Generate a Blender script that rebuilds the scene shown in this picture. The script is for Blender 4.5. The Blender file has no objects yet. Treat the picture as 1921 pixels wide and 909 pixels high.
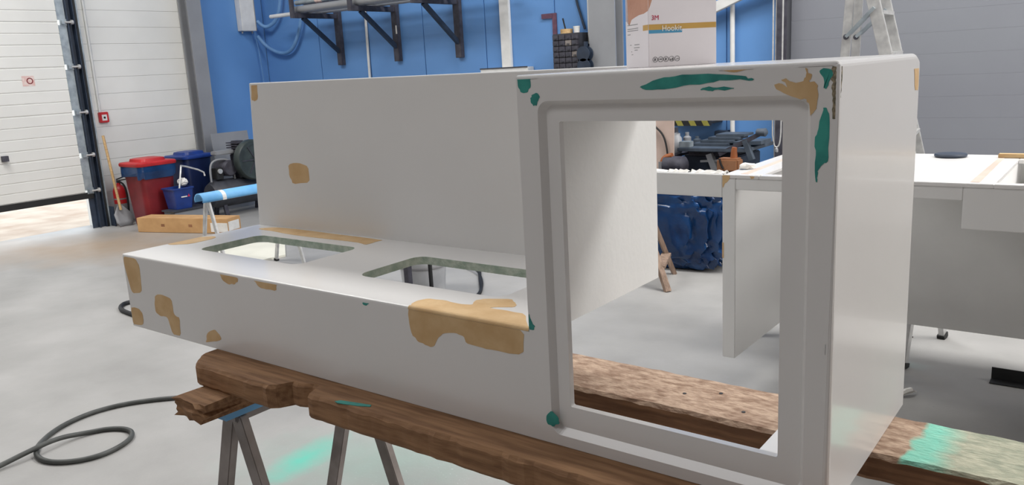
import bpy, bmesh, math, random
from mathutils import Vector, Matrix
random.seed(7)
scene = bpy.context.scene
COL = scene.collection
PI = math.pi

# ------------------------------------------------------------------ camera
cam_data = bpy.data.cameras.new('camera')
cam_data.sensor_width = 36.0
cam_data.lens = 1527.41 * 36.0 / 1921.0
cam_data.clip_start = 0.05
cam = bpy.data.objects.new('camera', cam_data)
COL.objects.link(cam)
_r = ((0.79637758, 0.6024225, -0.05357125),
      (0.08458992, -0.19865319, -0.97641254),
      (-0.59885498, 0.77306147, -0.20916182))
_m = Matrix(((_r[0][0], -_r[1][0], -_r[2][0], 0.34469),
             (_r[0][1], -_r[1][1], -_r[2][1], -1.23440),
             (_r[0][2], -_r[1][2], -_r[2][2], 1.6),
             (0, 0, 0, 1)))
cam.matrix_world = _m
scene.camera = cam

# ------------------------------------------------------------------ world, lights, exposure
world = bpy.data.worlds.new('sky')
scene.world = world
world.use_nodes = True
_bg = world.node_tree.nodes['Background']
_bg.inputs[0].default_value = (0.86, 0.93, 1.0, 1)
_bg.inputs[1].default_value = 2.6

def area(name, loc, sx, sy, power, color, rot=(0, 0, 0), spread=180):
    l = bpy.data.lights.new(name, 'AREA')
    l.shape = 'RECTANGLE'; l.size = sx; l.size_y = sy
    l.energy = power; l.color = color
    l.spread = math.radians(spread)
    o = bpy.data.objects.new(name, l)
    o.location = loc; o.rotation_euler = rot
    COL.objects.link(o)
    return o
area('skylight_rear', (0.6, 3.95, 5.85), 8.0, 1.1, 580, (1.0, 0.985, 0.96))
area('left_fill', (-6.9, 1.05, 5.85), 3.6, 2.0, 300, (1.0, 0.985, 0.965))  # unseen area lamp added as broad soft fill over the left floor
area('front_fill', (-2.6, -3.2, 5.85), 4.0, 1.6, 105, (1.0, 0.985, 0.98))  # weak unseen lamp added to brighten back panel, box front and carton
area('side_fill', (5.0, 4.0, 3.6), 2.4, 3.6, 250, (1.0, 0.975, 0.94), (0, math.radians(90), 0))  # unseen lamp added to brighten the carton and faces turned right
scene.view_settings.view_transform = 'Standard'
scene.view_settings.look = 'None'
scene.view_settings.gamma = 1.0
scene.view_settings.use_curve_mapping = False
scene.view_settings.exposure = -0.1

# ------------------------------------------------------------------ materials
def srgb(r, g, b):
    f = lambda c: ((c / 255.0) / 12.92) if c / 255.0 <= 0.04045 else ((c / 255.0 + 0.055) / 1.055) ** 2.4
    return (f(r), f(g), f(b), 1)

def mat(name, c1, c2=None, scale=6.0, rough=0.5, metal=0.0, bump=0.0, bscale=None, stretch=(1, 1, 1), spec=0.5, lo=0.35, hi=0.65, detail=4.0, coat=0.0, glass=0.0):
    m = bpy.data.materials.new(name); m.use_nodes = True
    nt = m.node_tree; N = nt.nodes; K = nt.links
    b = N['Principled BSDF']
    b.inputs['Roughness'].default_value = rough
    b.inputs['Metallic'].default_value = metal
    b.inputs['Specular IOR Level'].default_value = spec
    b.inputs['Coat Weight'].default_value = coat
    if c2 is None: c2 = tuple(x * 0.9 for x in c1[:3]) + (1,)
    tc = N.new('ShaderNodeTexCoord'); mp = N.new('ShaderNodeMapping')
    mp.inputs['Scale'].default_value = stretch
    K.new(tc.outputs['Object'], mp.inputs['Vector'])
    n = N.new('ShaderNodeTexNoise'); n.inputs['Scale'].default_value = scale; n.inputs['Detail'].default_value = detail
    K.new(mp.outputs[0], n.inputs['Vector'])
    r = N.new('ShaderNodeValToRGB')
    r.color_ramp.elements[0].position = lo; r.color_ramp.elements[0].color = c1
    r.color_ramp.elements[1].position = hi; r.color_ramp.elements[1].color = c2
    K.new(n.outputs['Fac'], r.inputs['Fac'])
    K.new(r.outputs['Color'], b.inputs['Base Color'])
    if bump > 0:
        n2 = N.new('ShaderNodeTexNoise'); n2.inputs['Scale'].default_value = bscale or scale * 4; n2.inputs['Detail'].default_value = 5
        K.new(mp.outputs[0], n2.inputs['Vector'])
        bp = N.new('ShaderNodeBump'); bp.inputs['Strength'].default_value = bump; bp.inputs['Distance'].default_value = 0.01
        K.new(n2.outputs['Fac'], bp.inputs['Height']); K.new(bp.outputs[0], b.inputs['Normal'])
    return m

M = {}
M['gelcoat'] = mat('white_gelcoat', (0.79, 0.78, 0.77, 1), (0.77, 0.762, 0.752, 1), 3, 0.22, coat=0.15)
M['gelcoat_matt'] = mat('sanded_white_gelcoat', (0.78, 0.775, 0.765, 1), (0.76, 0.755, 0.745, 1), 3, 0.4)
M['raw_inner'] = mat('raw_white_laminate', (0.79, 0.79, 0.775, 1), (0.765, 0.765, 0.75, 1), 8, 0.6, bump=0.06, bscale=60)
M['cut_edge'] = mat('green_cut_laminate_edge', srgb(206, 218, 204), srgb(170, 190, 174), 40, 0.7, bump=0.3)
M['putty'] = mat('tan_body_putty', srgb(216, 184, 138), srgb(204, 168, 120), 18, 0.75, bump=0.12, bscale=80)
M['green'] = mat('green_filler_paint', srgb(56, 158, 146), srgb(34, 126, 120), 22, 0.5)
M['chip'] = mat('chipped_laminate', srgb(178, 164, 138), srgb(104, 102, 84), 120, 0.9, bump=0.5)
M['timber'] = mat('rough_brown_timber', srgb(158, 120, 86), srgb(122, 88, 60), 6, 0.85, bump=0.25, bscale=30, stretch=(1.0, 12, 12))
M['timber_dark'] = mat('dark_weathered_timber', srgb(140, 104, 76), srgb(106, 76, 54), 6, 0.9, bump=0.25, bscale=30, stretch=(1.0, 12, 12))
M['wood'] = mat('pale_wood', srgb(206, 176, 130), srgb(180, 146, 100), 8, 0.7, stretch=(1, 8, 8))
M['oldwood'] = mat('grey_brown_wood', srgb(150, 128, 112), srgb(118, 98, 84), 8, 0.8, stretch=(6, 6, 1))
M['steel'] = mat('grey_painted_steel', srgb(146, 148, 152), srgb(138, 140, 144), 3, 0.45)
M['steel_brown'] = mat('worn_grey_trestle_steel', srgb(150, 142, 138), srgb(120, 112, 108), 9, 0.5, metal=0.2)
M['galv'] = mat('galvanised_steel', srgb(168, 178, 184), srgb(140, 150, 158), 14, 0.4, metal=0.35)
M['alu'] = mat('brushed_aluminium', srgb(214, 214, 212), srgb(190, 190, 190), 20, 0.35, metal=0.45)
M['rust'] = mat('rusty_steel', srgb(110, 74, 92), srgb(92, 62, 80), 20, 0.7)
M['black'] = mat('black_rubber', srgb(28, 29, 31), srgb(20, 20, 22), 10, 0.6)
M['darkgrey'] = mat('dark_grey_plastic', srgb(62, 64, 72), srgb(48, 50, 58), 10, 0.5)
M['darksteel'] = mat('dark_grimy_steel', srgb(70, 70, 80), srgb(52, 50, 60), 14, 0.6, bump=0.2)
M['navy'] = mat('navy_painted_steel', srgb(44, 56, 74), srgb(34, 44, 60), 10, 0.5)
M['bluewall'] = mat('blue_painted_panel', srgb(100, 148, 206), srgb(94, 142, 200), 1.2, 0.42)
M['greygate'] = mat('grey_gate_panel', srgb(128, 131, 138), srgb(124, 126, 134), 1.0, 0.5)
M['whitepanel'] = mat('white_sandwich_panel', srgb(226, 226, 222), srgb(216, 216, 212), 1.2, 0.45)
M['plaster'] = mat('grey_wall', srgb(150, 143, 140), srgb(144, 137, 134), 1.0, 0.8)
M['ceil'] = mat('grey_roof_sheet', srgb(128, 130, 134), srgb(120, 122, 126), 1.0, 0.7)
M['white'] = mat('white_plastic', srgb(226, 226, 224), srgb(214, 214, 212), 8, 0.4)
M['red'] = mat('red_plastic', srgb(196, 40, 44), srgb(172, 30, 36), 5, 0.4)
M['darkred'] = mat('dark_red_plastic', srgb(128, 28, 38), srgb(108, 20, 30), 5, 0.5)
M['binblue'] = mat('dark_blue_plastic', srgb(24, 40, 84), srgb(20, 32, 70), 5, 0.4)
M['caddy'] = mat('blue_plastic_caddy', srgb(30, 62, 138), srgb(24, 50, 116), 6, 0.4)
M['foil'] = mat('blue_plastic_foil', srgb(24, 64, 112), srgb(14, 44, 84), 6, 0.2, bump=0.6, bscale=9)
M['foam'] = mat('light_blue_foam_wrap', srgb(120, 184, 232), srgb(100, 166, 220), 8, 0.6)
M['hoseblue'] = mat('pale_blue_hose', srgb(112, 156, 204), srgb(98, 142, 192), 8, 0.5)
M['cardboard'] = mat('brown_cardboard', srgb(206, 164, 114), srgb(188, 146, 98), 6, 0.8)
M['torn'] = mat('torn_brown_cardboard', srgb(208, 160, 138), srgb(196, 148, 126), 14, 0.9, bump=0.2)
M['carton'] = mat('white_printed_carton', srgb(244, 239, 242), srgb(238, 233, 237), 7, 0.5)
M['print_tan'] = mat('tan_print', srgb(206, 164, 84), srgb(198, 156, 78), 6, 0.5)
M['print_blue'] = mat('blue_print', srgb(78, 156, 196), srgb(70, 146, 188), 6, 0.5)
M['print_red'] = mat('crimson_print', srgb(196, 40, 84), srgb(184, 34, 76), 6, 0.5)
M['print_black'] = mat('black_print', srgb(60, 60, 64), srgb(50, 50, 54), 6, 0.5)
M['print_grey'] = mat('grey_print', srgb(150, 150, 152), srgb(140, 140, 142), 6, 0.5)
M['print_white'] = mat('white_print', srgb(246, 244, 236), srgb(240, 238, 230), 6, 0.5)
M['pinksticker'] = mat('faded_pink_sticker', srgb(214, 176, 170), srgb(222, 206, 200), 30, 0.6)
M['hose'] = mat('black_air_hose', srgb(74, 76, 74), srgb(56, 58, 56), 12, 0.55)
M['orange'] = mat('orange_plastic', srgb(158, 92, 48), srgb(134, 74, 38), 8, 0.5)
M['brown'] = mat('brown_wood_block', srgb(160, 112, 78), srgb(132, 88, 58), 8, 0.7)
M['beige'] = mat('beige_board', srgb(206, 184, 172), srgb(190, 168, 156), 5, 0.7)
M['pail'] = mat('translucent_grey_pail', srgb(186, 188, 190), srgb(160, 162, 166), 5, 0.35)
M['cream'] = mat('cream_board', srgb(232, 230, 216), srgb(222, 220, 206), 4, 0.6)
M['greymachine'] = mat('grey_cast_machine', srgb(78, 88, 100), srgb(60, 70, 82), 9, 0.5)
M['greendark'] = mat('dark_green_machine_paint', srgb(62, 72, 70), srgb(46, 54, 54), 8, 0.5)
M['yellow'] = mat('yellow_hazard_paint', srgb(150, 144, 64), srgb(132, 126, 54), 8, 0.6)
M['mint'] = mat('mint_overspray', srgb(142, 216, 196), srgb(128, 190, 172), 30, 0.8)
M['paper'] = mat('crumpled_white_paper', srgb(236, 234, 230), srgb(222, 220, 214), 12, 0.8)
M['concrete_out'] = mat('outside_paving', srgb(206, 192, 176), srgb(180, 158, 140), 2, 0.9)

def floor_material():
    m = bpy.data.materials.new('light_grey_epoxy_floor'); m.use_nodes = True
    nt = m.node_tree; N = nt.nodes; K = nt.links; b = N['Principled BSDF']
    tc = N.new('ShaderNodeTexCoord')
    def noise(scale, detail=5, rough=0.55):
        n = N.new('ShaderNodeTexNoise'); n.inputs['Scale'].default_value = scale
        n.inputs['Detail'].default_value = detail; n.inputs['Roughness'].default_value = rough
        K.new(tc.outputs['Object'], n.inputs['Vector']); return n.outputs['Fac']
    def ramp(f, a, b_, ca, cb):
        r = N.new('ShaderNodeValToRGB'); r.color_ramp.elements[0].position = a; r.color_ramp.elements[1].position = b_
        r.color_ramp.elements[0].color = ca; r.color_ramp.elements[1].color = cb; K.new(f, r.inputs['Fac']); return r.outputs['Color']
    def mix(f, a, b_):
        x = N.new('ShaderNodeMix'); x.data_type = 'RGBA'
        K.new(f, x.inputs['Factor']); K.new(a, x.inputs['A'])
        if isinstance(b_, tuple): x.inputs['B'].default_value = b_
        else: K.new(b_, x.inputs['B'])
        return x.outputs['Result']
    def blob(cx, cy, rx, ry, ang, f_noise, amp=0.6, edge=0.5):
        mp = N.new('ShaderNodeMapping'); mp.vector_type = 'TEXTURE'
        mp.inputs['Location'].default_value = (cx, cy, 0); mp.inputs['Rotation'].default_value = (0, 0, ang)
        mp.inputs['Scale'].default_value = (rx, ry, 1)
        K.new(tc.outputs['Object'], mp.inputs['Vector'])
        ln = N.new('ShaderNodeVectorMath'); ln.operation = 'LENGTH'; K.new(mp.outputs[0], ln.inputs[0])
        ad = N.new('ShaderNodeMath'); ad.operation = 'MULTIPLY_ADD'
        K.new(f_noise, ad.inputs[0]); ad.inputs[1].default_value = amp; K.new(ln.outputs['Value'], ad.inputs[2])
        mr = N.new('ShaderNodeMapRange'); mr.inputs['From Min'].default_value = 1.0 + amp * 0.5
        mr.inputs['From Max'].default_value = 1.0 + amp * 0.5 - edge
        K.new(ad.outputs[0], mr.inputs['Value']); return mr.outputs['Result']
    def scale(f, k):
        x = N.new('ShaderNodeMath'); x.operation = 'MULTIPLY'; K.new(f, x.inputs[0]); x.inputs[1].default_value = k; return x.outputs[0]
    base = ramp(noise(1.3, 6), 0.3, 0.7, (0.28, 0.275, 0.265, 1), (0.40, 0.392, 0.38, 1))
    scuff = ramp(noise(38, 6, 0.7), 0.66, 0.74, (0, 0, 0, 1), (1, 1, 1, 1))
    c = mix(scale(scuff, 0.6), base, (0.22, 0.22, 0.22, 1))
    spk = ramp(noise(90, 3, 0.6), 0.64, 0.72, (0, 0, 0, 1), (1, 1, 1, 1))
    near = blob(-1.6, 0.9, 1.6, 0.8, 0.3, noise(3), 0.6, 0.8)
    sp2 = N.new('ShaderNodeMath'); sp2.operation = 'MULTIPLY'; K.new(spk, sp2.inputs[0]); K.new(near, sp2.inputs[1])
    c = mix(scale(sp2.outputs[0], 0.8), c, (0.55, 0.57, 0.55, 1))
    dirt = blob(-8.4, 2.6, 2.2, 1.0, 0.5, noise(2.2, 6), 0.9, 0.9)
    c = mix(scale(dirt, 0.85), c, (0.36, 0.26, 0.17, 1))
    haze = blob(-2.1, 0.95, 0.85, 0.40, 0.6, noise(7, 6, 0.65), 0.9, 0.9)
    c = mix(scale(haze, 0.35), c, (0.26, 0.46, 0.38, 1))
    mint = blob(-2.40, 0.76, 0.30, 0.12, 1.75, noise(9, 6, 0.65), 0.8, 0.9)
    c = mix(scale(mint, 0.8), c, (0.09, 0.55, 0.42, 1))
    pale = blob(-0.6, 3.1, 0.25, 0.08, 0.1, noise(9), 0.6, 0.8)
    c = mix(scale(pale, 0.35), c, (0.45, 0.68, 0.62, 1))
    K.new(c, b.inputs['Base Color'])
    rr = N.new('ShaderNodeMapRange'); K.new(noise(4, 5), rr.inputs['Value'])
    rr.inputs['To Min'].default_value = 0.42; rr.inputs['To Max'].default_value = 0.62
    K.new(rr.outputs['Result'], b.inputs['Roughness'])
    bp = N.new('ShaderNodeBump'); bp.inputs['Strength'].default_value = 0.08; bp.inputs['Distance'].default_value = 0.01
    K.new(noise(60), bp.inputs['Height']); K.new(bp.outputs[0], b.inputs['Normal'])
    return m
M['floor'] = floor_material()

def plank_top_material():
    m = mat('chipboard_like_plank', srgb(196, 170, 148), srgb(146, 118, 98), 32, 0.9, bump=0.5, bscale=60, stretch=(1, 2.2, 1))
    nt = m.node_tree; N = nt.nodes; K = nt.links; b = N['Principled BSDF']
    src = b.inputs['Base Color'].links[0].from_socket
    tc = N.new('ShaderNodeTexCoord')
    sp = N.new('ShaderNodeSeparateXYZ'); K.new(tc.outputs['Object'], sp.inputs[0])
    n = N.new('ShaderNodeTexNoise'); n.inputs['Scale'].default_value = 16; n.inputs['Detail'].default_value = 6
    K.new(tc.outputs['Object'], n.inputs['Vector'])
    ad = N.new('ShaderNodeMath'); ad.operation = 'MULTIPLY_ADD'; K.new(n.outputs['Fac'], ad.inputs[0]); ad.inputs[1].default_value = 0.07
    K.new(sp.outputs['X'], ad.inputs[2])
    def band(a, b_, fade, k, col, prev):
        r1 = N.new('ShaderNodeMapRange'); r1.inputs['From Min'].default_value = a; r1.inputs['From Max'].default_value = a + 0.012; K.new(ad.outputs[0], r1.inputs['Value'])
        r2 = N.new('ShaderNodeMapRange'); r2.inputs['From Min'].default_value = b_; r2.inputs['From Max'].default_value = b_ - fade; K.new(ad.outputs[0], r2.inputs['Value'])
        mu = N.new('ShaderNodeMath'); mu.operation = 'MULTIPLY'; K.new(r1.outputs[0], mu.inputs[0]); K.new(r2.outputs[0], mu.inputs[1])
        mk = N.new('ShaderNodeMath'); mk.operation = 'MULTIPLY'; K.new(mu.outputs[0], mk.inputs[0]); mk.inputs[1].default_value = k
        x = N.new('ShaderNodeMix'); x.data_type = 'RGBA'; K.new(mk.outputs[0], x.inputs['Factor']); K.new(prev, x.inputs['A']); x.inputs['B'].default_value = col
        return x.outputs['Result']
    c = band(0.085, 0.62, 0.2, 0.36, srgb(150, 196, 176), src)
    c = band(0.085, 0.175, 0.05, 0.75, srgb(120, 214, 192), c)
    K.new(c, b.inputs['Base Color'])
    return m
M['plank'] = plank_top_material()

# ------------------------------------------------------------------ mesh helpers
class MB:
    def __init__(s): s.v = []; s.f = []
    def add(s, vs, fs):
        o = len(s.v); s.v += [tuple(v) for v in vs]; s.f += [tuple(i + o for i in f) for f in fs]; return s
    def box(s, a, b):
        x0, y0, z0 = a; x1, y1, z1 = b
        return s.add([(x0,y0,z0),(x1,y0,z0),(x1,y1,z0),(x0,y1,z0),(x0,y0,z1),(x1,y0,z1),(x1,y1,z1),(x0,y1,z1)],
                     [(0,3,2,1),(4,5,6,7),(0,1,5,4),(1,2,6,5),(2,3,7,6),(3,0,4,7)])
    def beam(s, p, q, w, h, up=(0, 0, 1), w2=None, h2=None):
        p = Vector(p); q = Vector(q); d = (q - p).normalized(); u = Vector(up)
        if abs(d.dot(u)) > 0.98: u = Vector((0, 1, 0))
        x = d.cross(u).normalized(); y = x.cross(d).normalized()
        w2 = w if w2 is None else w2; h2 = h if h2 is None else h2
        vs = [p + x*sx*w/2 + y*sy*h/2 for sx, sy in ((-1,-1),(1,-1),(1,1),(-1,1))] + [q + x*sx*w2/2 + y*sy*h2/2 for sx, sy in ((-1,-1),(1,-1),(1,1),(-1,1))]
        return s.add(vs, [(3,2,1,0),(4,5,6,7),(0,1,5,4),(1,2,6,5),(2,3,7,6),(3,0,4,7)])
    def tube(s, pts, r, n=10, closed=False, smooth=0):
        P = [Vector(p) for p in pts]
        for _ in range(smooth):
            Q = [P[0]]
            for a, b in zip(P, P[1:]): Q += [a*0.75 + b*0.25, a*0.25 + b*0.75]
            Q.append(P[-1]); P = Q
        rs = r if isinstance(r, (list, tuple)) else [r] * len(P)
        if len(rs) != len(P): rs = [rs[min(len(rs)-1, int(i*len(rs)/len(P)))] for i in range(len(P))]
        vs = []; prev = None
        for i, p in enumerate(P):
            d = (P[min(i+1, len(P)-1)] - P[max(i-1, 0)]).normalized()
            if prev is None:
                u = Vector((0, 0, 1)) if abs(d.z) < 0.9 else Vector((1, 0, 0))
                x = d.cross(u).normalized()
            else:
                x = (prev - d * prev.dot(d)).normalized()
            prev = x; y = d.cross(x)
            vs += [p + (x*math.cos(2*PI*k/n) + y*math.sin(2*PI*k/n)) * rs[i] for k in range(n)]
        fs = []
        for i in range(len(P)-1):
            for k in range(n): fs.append((i*n+k, i*n+(k+1)%n, (i+1)*n+(k+1)%n, (i+1)*n+k))
        fs.append(tuple(reversed(range(n)))); fs.append(tuple((len(P)-1)*n + k for k in range(n)))
        return s.add(vs, fs)
    def lathe(s, prof, c, n=24, sx=1, sy=1, axis='z', cap=True):
        vs = []; c = Vector(c)
        for r, h in prof:
            for k in range(n):
                a = 2*PI*k/n; u, w = r*math.cos(a)*sx, r*math.sin(a)*sy
                o = {'z': (u, w, h), 'x': (h, u, w), 'y': (w, h, u)}[axis]
                vs.append(c + Vector(o))
        fs = []
        for i in range(len(prof)-1):
            for k in range(n): fs.append((i*n+k, i*n+(k+1)%n, (i+1)*n+(k+1)%n, (i+1)*n+k))
        if cap:
            fs.append(tuple(reversed(range(n)))); fs.append(tuple((len(prof)-1)*n + k for k in range(n)))
        return s.add(vs, fs)
    def prism(s, poly, axis, a, b, poly2=None):
        """polygon in the plane across axis, extruded from a to b along it"""
        q = poly2 or poly; n = len(poly)
        def P(uv, t):
            u, w = uv; return {'x': (t, u, w), 'y': (u, t, w), 'z': (u, w, t)}[axis]
        vs = [P(p, a) for p in poly] + [P(p, b) for p in q]
        fs = [tuple(range(n)), tuple(reversed(range(n, 2*n)))] + [(i, n+i, n+(i+1)%n, (i+1)%n) for i in range(n)]
        return s.add(vs, fs)
    def build(s, name, m, parent=None, smooth=False, kind=None, label=None, bevel=0, tri=True):
        me = bpy.data.meshes.new(name)
        me.from_pydata(s.v, [], s.f)
        bm = bmesh.new(); bm.from_mesh(me)
        bmesh.ops.recalc_face_normals(bm, faces=bm.faces)
        if bevel > 0:
            bmesh.ops.remove_doubles(bm, verts=bm.verts, dist=1e-6)
            es = [e for e in bm.edges if len(e.link_faces) == 2 and e.calc_face_angle(0) > 0.6]
            bmesh.ops.bevel(bm, geom=es, offset=bevel, segments=2, affect='EDGES', clamp_overlap=True)
        big = [f for f in bm.faces if len(f.verts) > 4]
        if big: bmesh.ops.triangulate(bm, faces=big)
        bm.to_mesh(me); bm.free()
        return obj(name, me, m, parent, smooth, kind, label)

def obj(name, me, m, parent=None, smooth=False, kind=None, label=None):
    if smooth:
        for p in me.polygons: p.use_smooth = True
        try: me.set_sharp_from_angle(angle=math.radians(40))
        except Exception: pass
    for mm in (m if isinstance(m, (list, tuple)) else [m]): me.materials.append(M[mm] if isinstance(mm, str) else mm)
    o = bpy.data.objects.new(name, me); COL.objects.link(o)
    if parent is not None: attach(o, parent)
    if kind: o['kind'] = kind
    if label: o['label'] = label
    return o

def attach(o, parent):
    o.parent = parent
    o.matrix_parent_inverse = Matrix.Translation(-world_loc(parent))
def world_loc(o):
    v = Vector(o.location)
    if o.parent is not None: v = v + o.matrix_parent_inverse.translation + world_loc(o.parent)
    return v

def thing(name, label, cat, loc=(0, 0, 0), group=None):
    o = bpy.data.objects.new(name, None); COL.objects.link(o)
    o.empty_display_size = 0.1; o.location = loc
    o['label'] = label; o['category'] = cat
    if group: o['group'] = group
    return o
def tag(o, label, cat, group=None):
    o['label'] = label; o['category'] = cat
    if group: o['group'] = group
    return o
def struct(o, label=None):
    o['kind'] = 'structure'
    if label: o['label'] = label
    return o

def rrect(x0, x1, y0, y1, r, n=5):
    out = []
    for cx, cy, a0 in ((x1-r, y1-r, 0), (x0+r, y1-r, 90), (x0+r, y0+r, 180), (x1-r, y0+r, 270)):
        for k in range(n+1):
            a = math.radians(a0 + 90*k/n); out.append((cx + r*math.cos(a), cy + r*math.sin(a)))
    return out

def temp(mb):
    o = mb.build('temp_cutter', 'white'); return o
def boolean(base_mesh, cutters, op='DIFFERENCE'):
    """apply cutters (MB) to a mesh and return a new mesh"""
    o = bpy.data.objects.new('temp_base', base_mesh); COL.objects.link(o)
    cs = []
    for c in cutters:
        t = temp(c); cs.append(t)
        md = o.modifiers.new('cut', 'BOOLEAN'); md.operation = op; md.object = t; md.solver = 'EXACT'
    dg = bpy.context.evaluated_depsgraph_get()
    me = bpy.data.meshes.new_from_object(o.evaluated_get(dg), depsgraph=dg)
    for t in cs + [o]:
        bpy.data.objects.remove(t, do_unlink=True)
    me.materials.clear()
    return me
def solid(mb, rules=(), seg=4):
    """MB to mesh; rules: (predicate on edge midpoint, radius) bevels"""
    me = bpy.data.meshes.new('solid'); me.from_pydata(mb.v, [], mb.f)
    bm = bmesh.new(); bm.from_mesh(me); bmesh.ops.recalc_face_normals(bm, faces=bm.faces)
    for pred, r in rules:
        es = [e for e in bm.edges if len(e.link_faces) == 2 and e.calc_face_angle(0) > 1.0 and pred((e.verts[0].co + e.verts[1].co) / 2)]
        if es: bmesh.ops.bevel(bm, geom=es, offset=r, segments=seg, affect='EDGES', profile=0.5)
    bm.to_mesh(me); bm.free(); return me

def text_mesh(body, size, extrude=0.0002):
    cu = bpy.data.curves.new('lettering', 'FONT'); cu.body = body; cu.size = size; cu.extrude = extrude
    cu.align_x = 'LEFT'
    o = bpy.data.objects.new('temp_text', cu); COL.objects.link(o)
    dg = bpy.context.evaluated_depsgraph_get()
    me = bpy.data.meshes.new_from_object(o.evaluated_get(dg), depsgraph=dg)
    bpy.data.objects.remove(o, do_unlink=True)
    me.materials.clear()
    return me
def lettering(body, size, p, xdir, zdir, m, parent, sx=1.0, name='lettering', label=None):
    """text lying in the plane of xdir (reading) and zdir (up), at p"""
    me = text_mesh(body, size)
    x = Vector(xdir).normalized(); z = Vector(zdir).normalized(); n = x.cross(z)
    for v in me.vertices:
        c = v.co.copy(); v.co = Vector(p) + x*c.x*sx + z*c.y + n*c.z
    return obj(name, me, m, parent, label=label)

# ------------------------------------------------------------------ setting
struct(MB().box((-9.75, -6.2, -0.1), (5.2, 6.3, 0.0)).build('floor', 'floor'), 'light grey painted concrete workshop floor')
struct(MB().box((-16, -8, -0.12), (-9.75, 9, -0.01)).build('ground_outside', 'concrete_out'), 'sunlit paving outside the raised door')
struct(MB().box((-9.9, -6.3, 6.0), (5.3, 6.4, 6.1)).build('ceiling', 'ceil'))
struct(MB().box((5.1, -6.2, 0), (5.2, 6.3, 6)).build('wall_right', 'plaster'))
struct(MB().box((-9.75, -6.3, 0), (5.2, -6.2, 6)).build('wall_front', 'plaster'))
wl = struct(MB().box((-9.75, 3.40, 0), (-9.62, 6.3, 6)).box((-9.75, -6.2, 0), (-9.62, 0.5, 6)).box((-9.75, 0.5, 3.2), (-9.62, 3.40, 6)).build('wall_left', 'whitepanel'), 'white clad wall beside the raised door')
cl = None
z = 0.0; k = 0
while z < 3.9:
    h = 0.195
    o = MB().box((-9.62, 3.52, z + 0.001), (-9.6, 5.0, z + h - 0.001)).build('cladding_panel', 'whitepanel', wl, bevel=0.0012)
    z += h; k += 1
MB().box((-9.62, 5.0, 0), (-9.6, 6.15, 6)).build('blue_panel', 'bluewall', wl)
wb = struct(MB().box((-9.62, 6.18, 0), (-2.2, 6.3, 6)).box((-2.2, 6.18, 4.4), (5.2, 6.3, 6)).box((3.4, 6.18, 0), (5.2, 6.3, 4.4)).build('wall_back', 'plaster'), 'blue panelled back wall')
xs = [-9.6, -8.44, -7.49, -6.54, -5.59, -4.64, -3.69, -2.74, -2.25]
for a, b in zip(xs, xs[1:]):
    MB().box((a + 0.004, 6.15, 0), (b - 0.004, 6.19, 6)).build('wall_panel', 'bluewall', wb, bevel=0.003)
# unseen frames added around the area lights; roof and right wall stay closed
def lamp_surround(name, a, b, m='alu'):
    (x0, y0, z0), (x1, y1, z1) = a, b
    w = 0.06; mb = MB()
    if x1 - x0 < 0.1:
        mb.box((x0, y0 - w, z0 - w), (x1, y1 + w, z0)).box((x0, y0 - w, z1), (x1, y1 + w, z1 + w)).box((x0, y0 - w, z0), (x1, y0, z1)).box((x0, y1, z0), (x1, y1 + w, z1))
        for k in range(1, 4): mb.box((x0, y0 + (y1 - y0)*k/4 - 0.02, z0), (x1, y0 + (y1 - y0)*k/4 + 0.02, z1))
    else:
        mb.box((x0 - w, y0 - w, z0), (x1 + w, y0, z1)).box((x0 - w, y1, z0), (x1 + w, y1 + w, z1)).box((x0 - w, y0, z0), (x0, y1, z1)).box((x1, y0, z0), (x1 + w, y1, z1))
        for k in range(1, 4): mb.box((x0 + (x1 - x0)*k/4 - 0.02, y0, z0), (x0 + (x1 - x0)*k/4 + 0.02, y1, z1))
    struct(mb.build(name, m))
lamp_surround('lamp_frame_1', (-3.4, 3.4, 5.88), (4.6, 4.5, 5.98))
lamp_surround('lamp_frame_4', (-4.6, -4.0, 5.88), (-0.6, -2.4, 5.98))
lamp_surround('lamp_frame_2', (-8.7, 0.05, 5.88), (-5.1, 2.05, 5.98))
lamp_surround('lamp_frame_3', (5.03, 2.2, 2.4), (5.09, 5.8, 4.8))
# steel columns
col = struct(MB().box((-9.58, 4.86, 0), (-9.57, 5.06, 6)).box((-9.39, 4.86, 0), (-9.38, 5.06, 6)).box((-9.57, 4.955, 0), (-9.39, 4.965, 6)).build('trim_1', 'steel'), 'grey steel column in front of the white cladding')
struct(MB().box((-4.12, 5.98, 0), (-3.82, 5.995, 6)).box((-4.12, 6.13, 0), (-3.82, 6.145, 6)).box((-3.975, 5.995, 0), (-3.96, 6.13, 6)).build('trim_2', 'steel'), 'grey steel column on the blue back wall')

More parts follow.
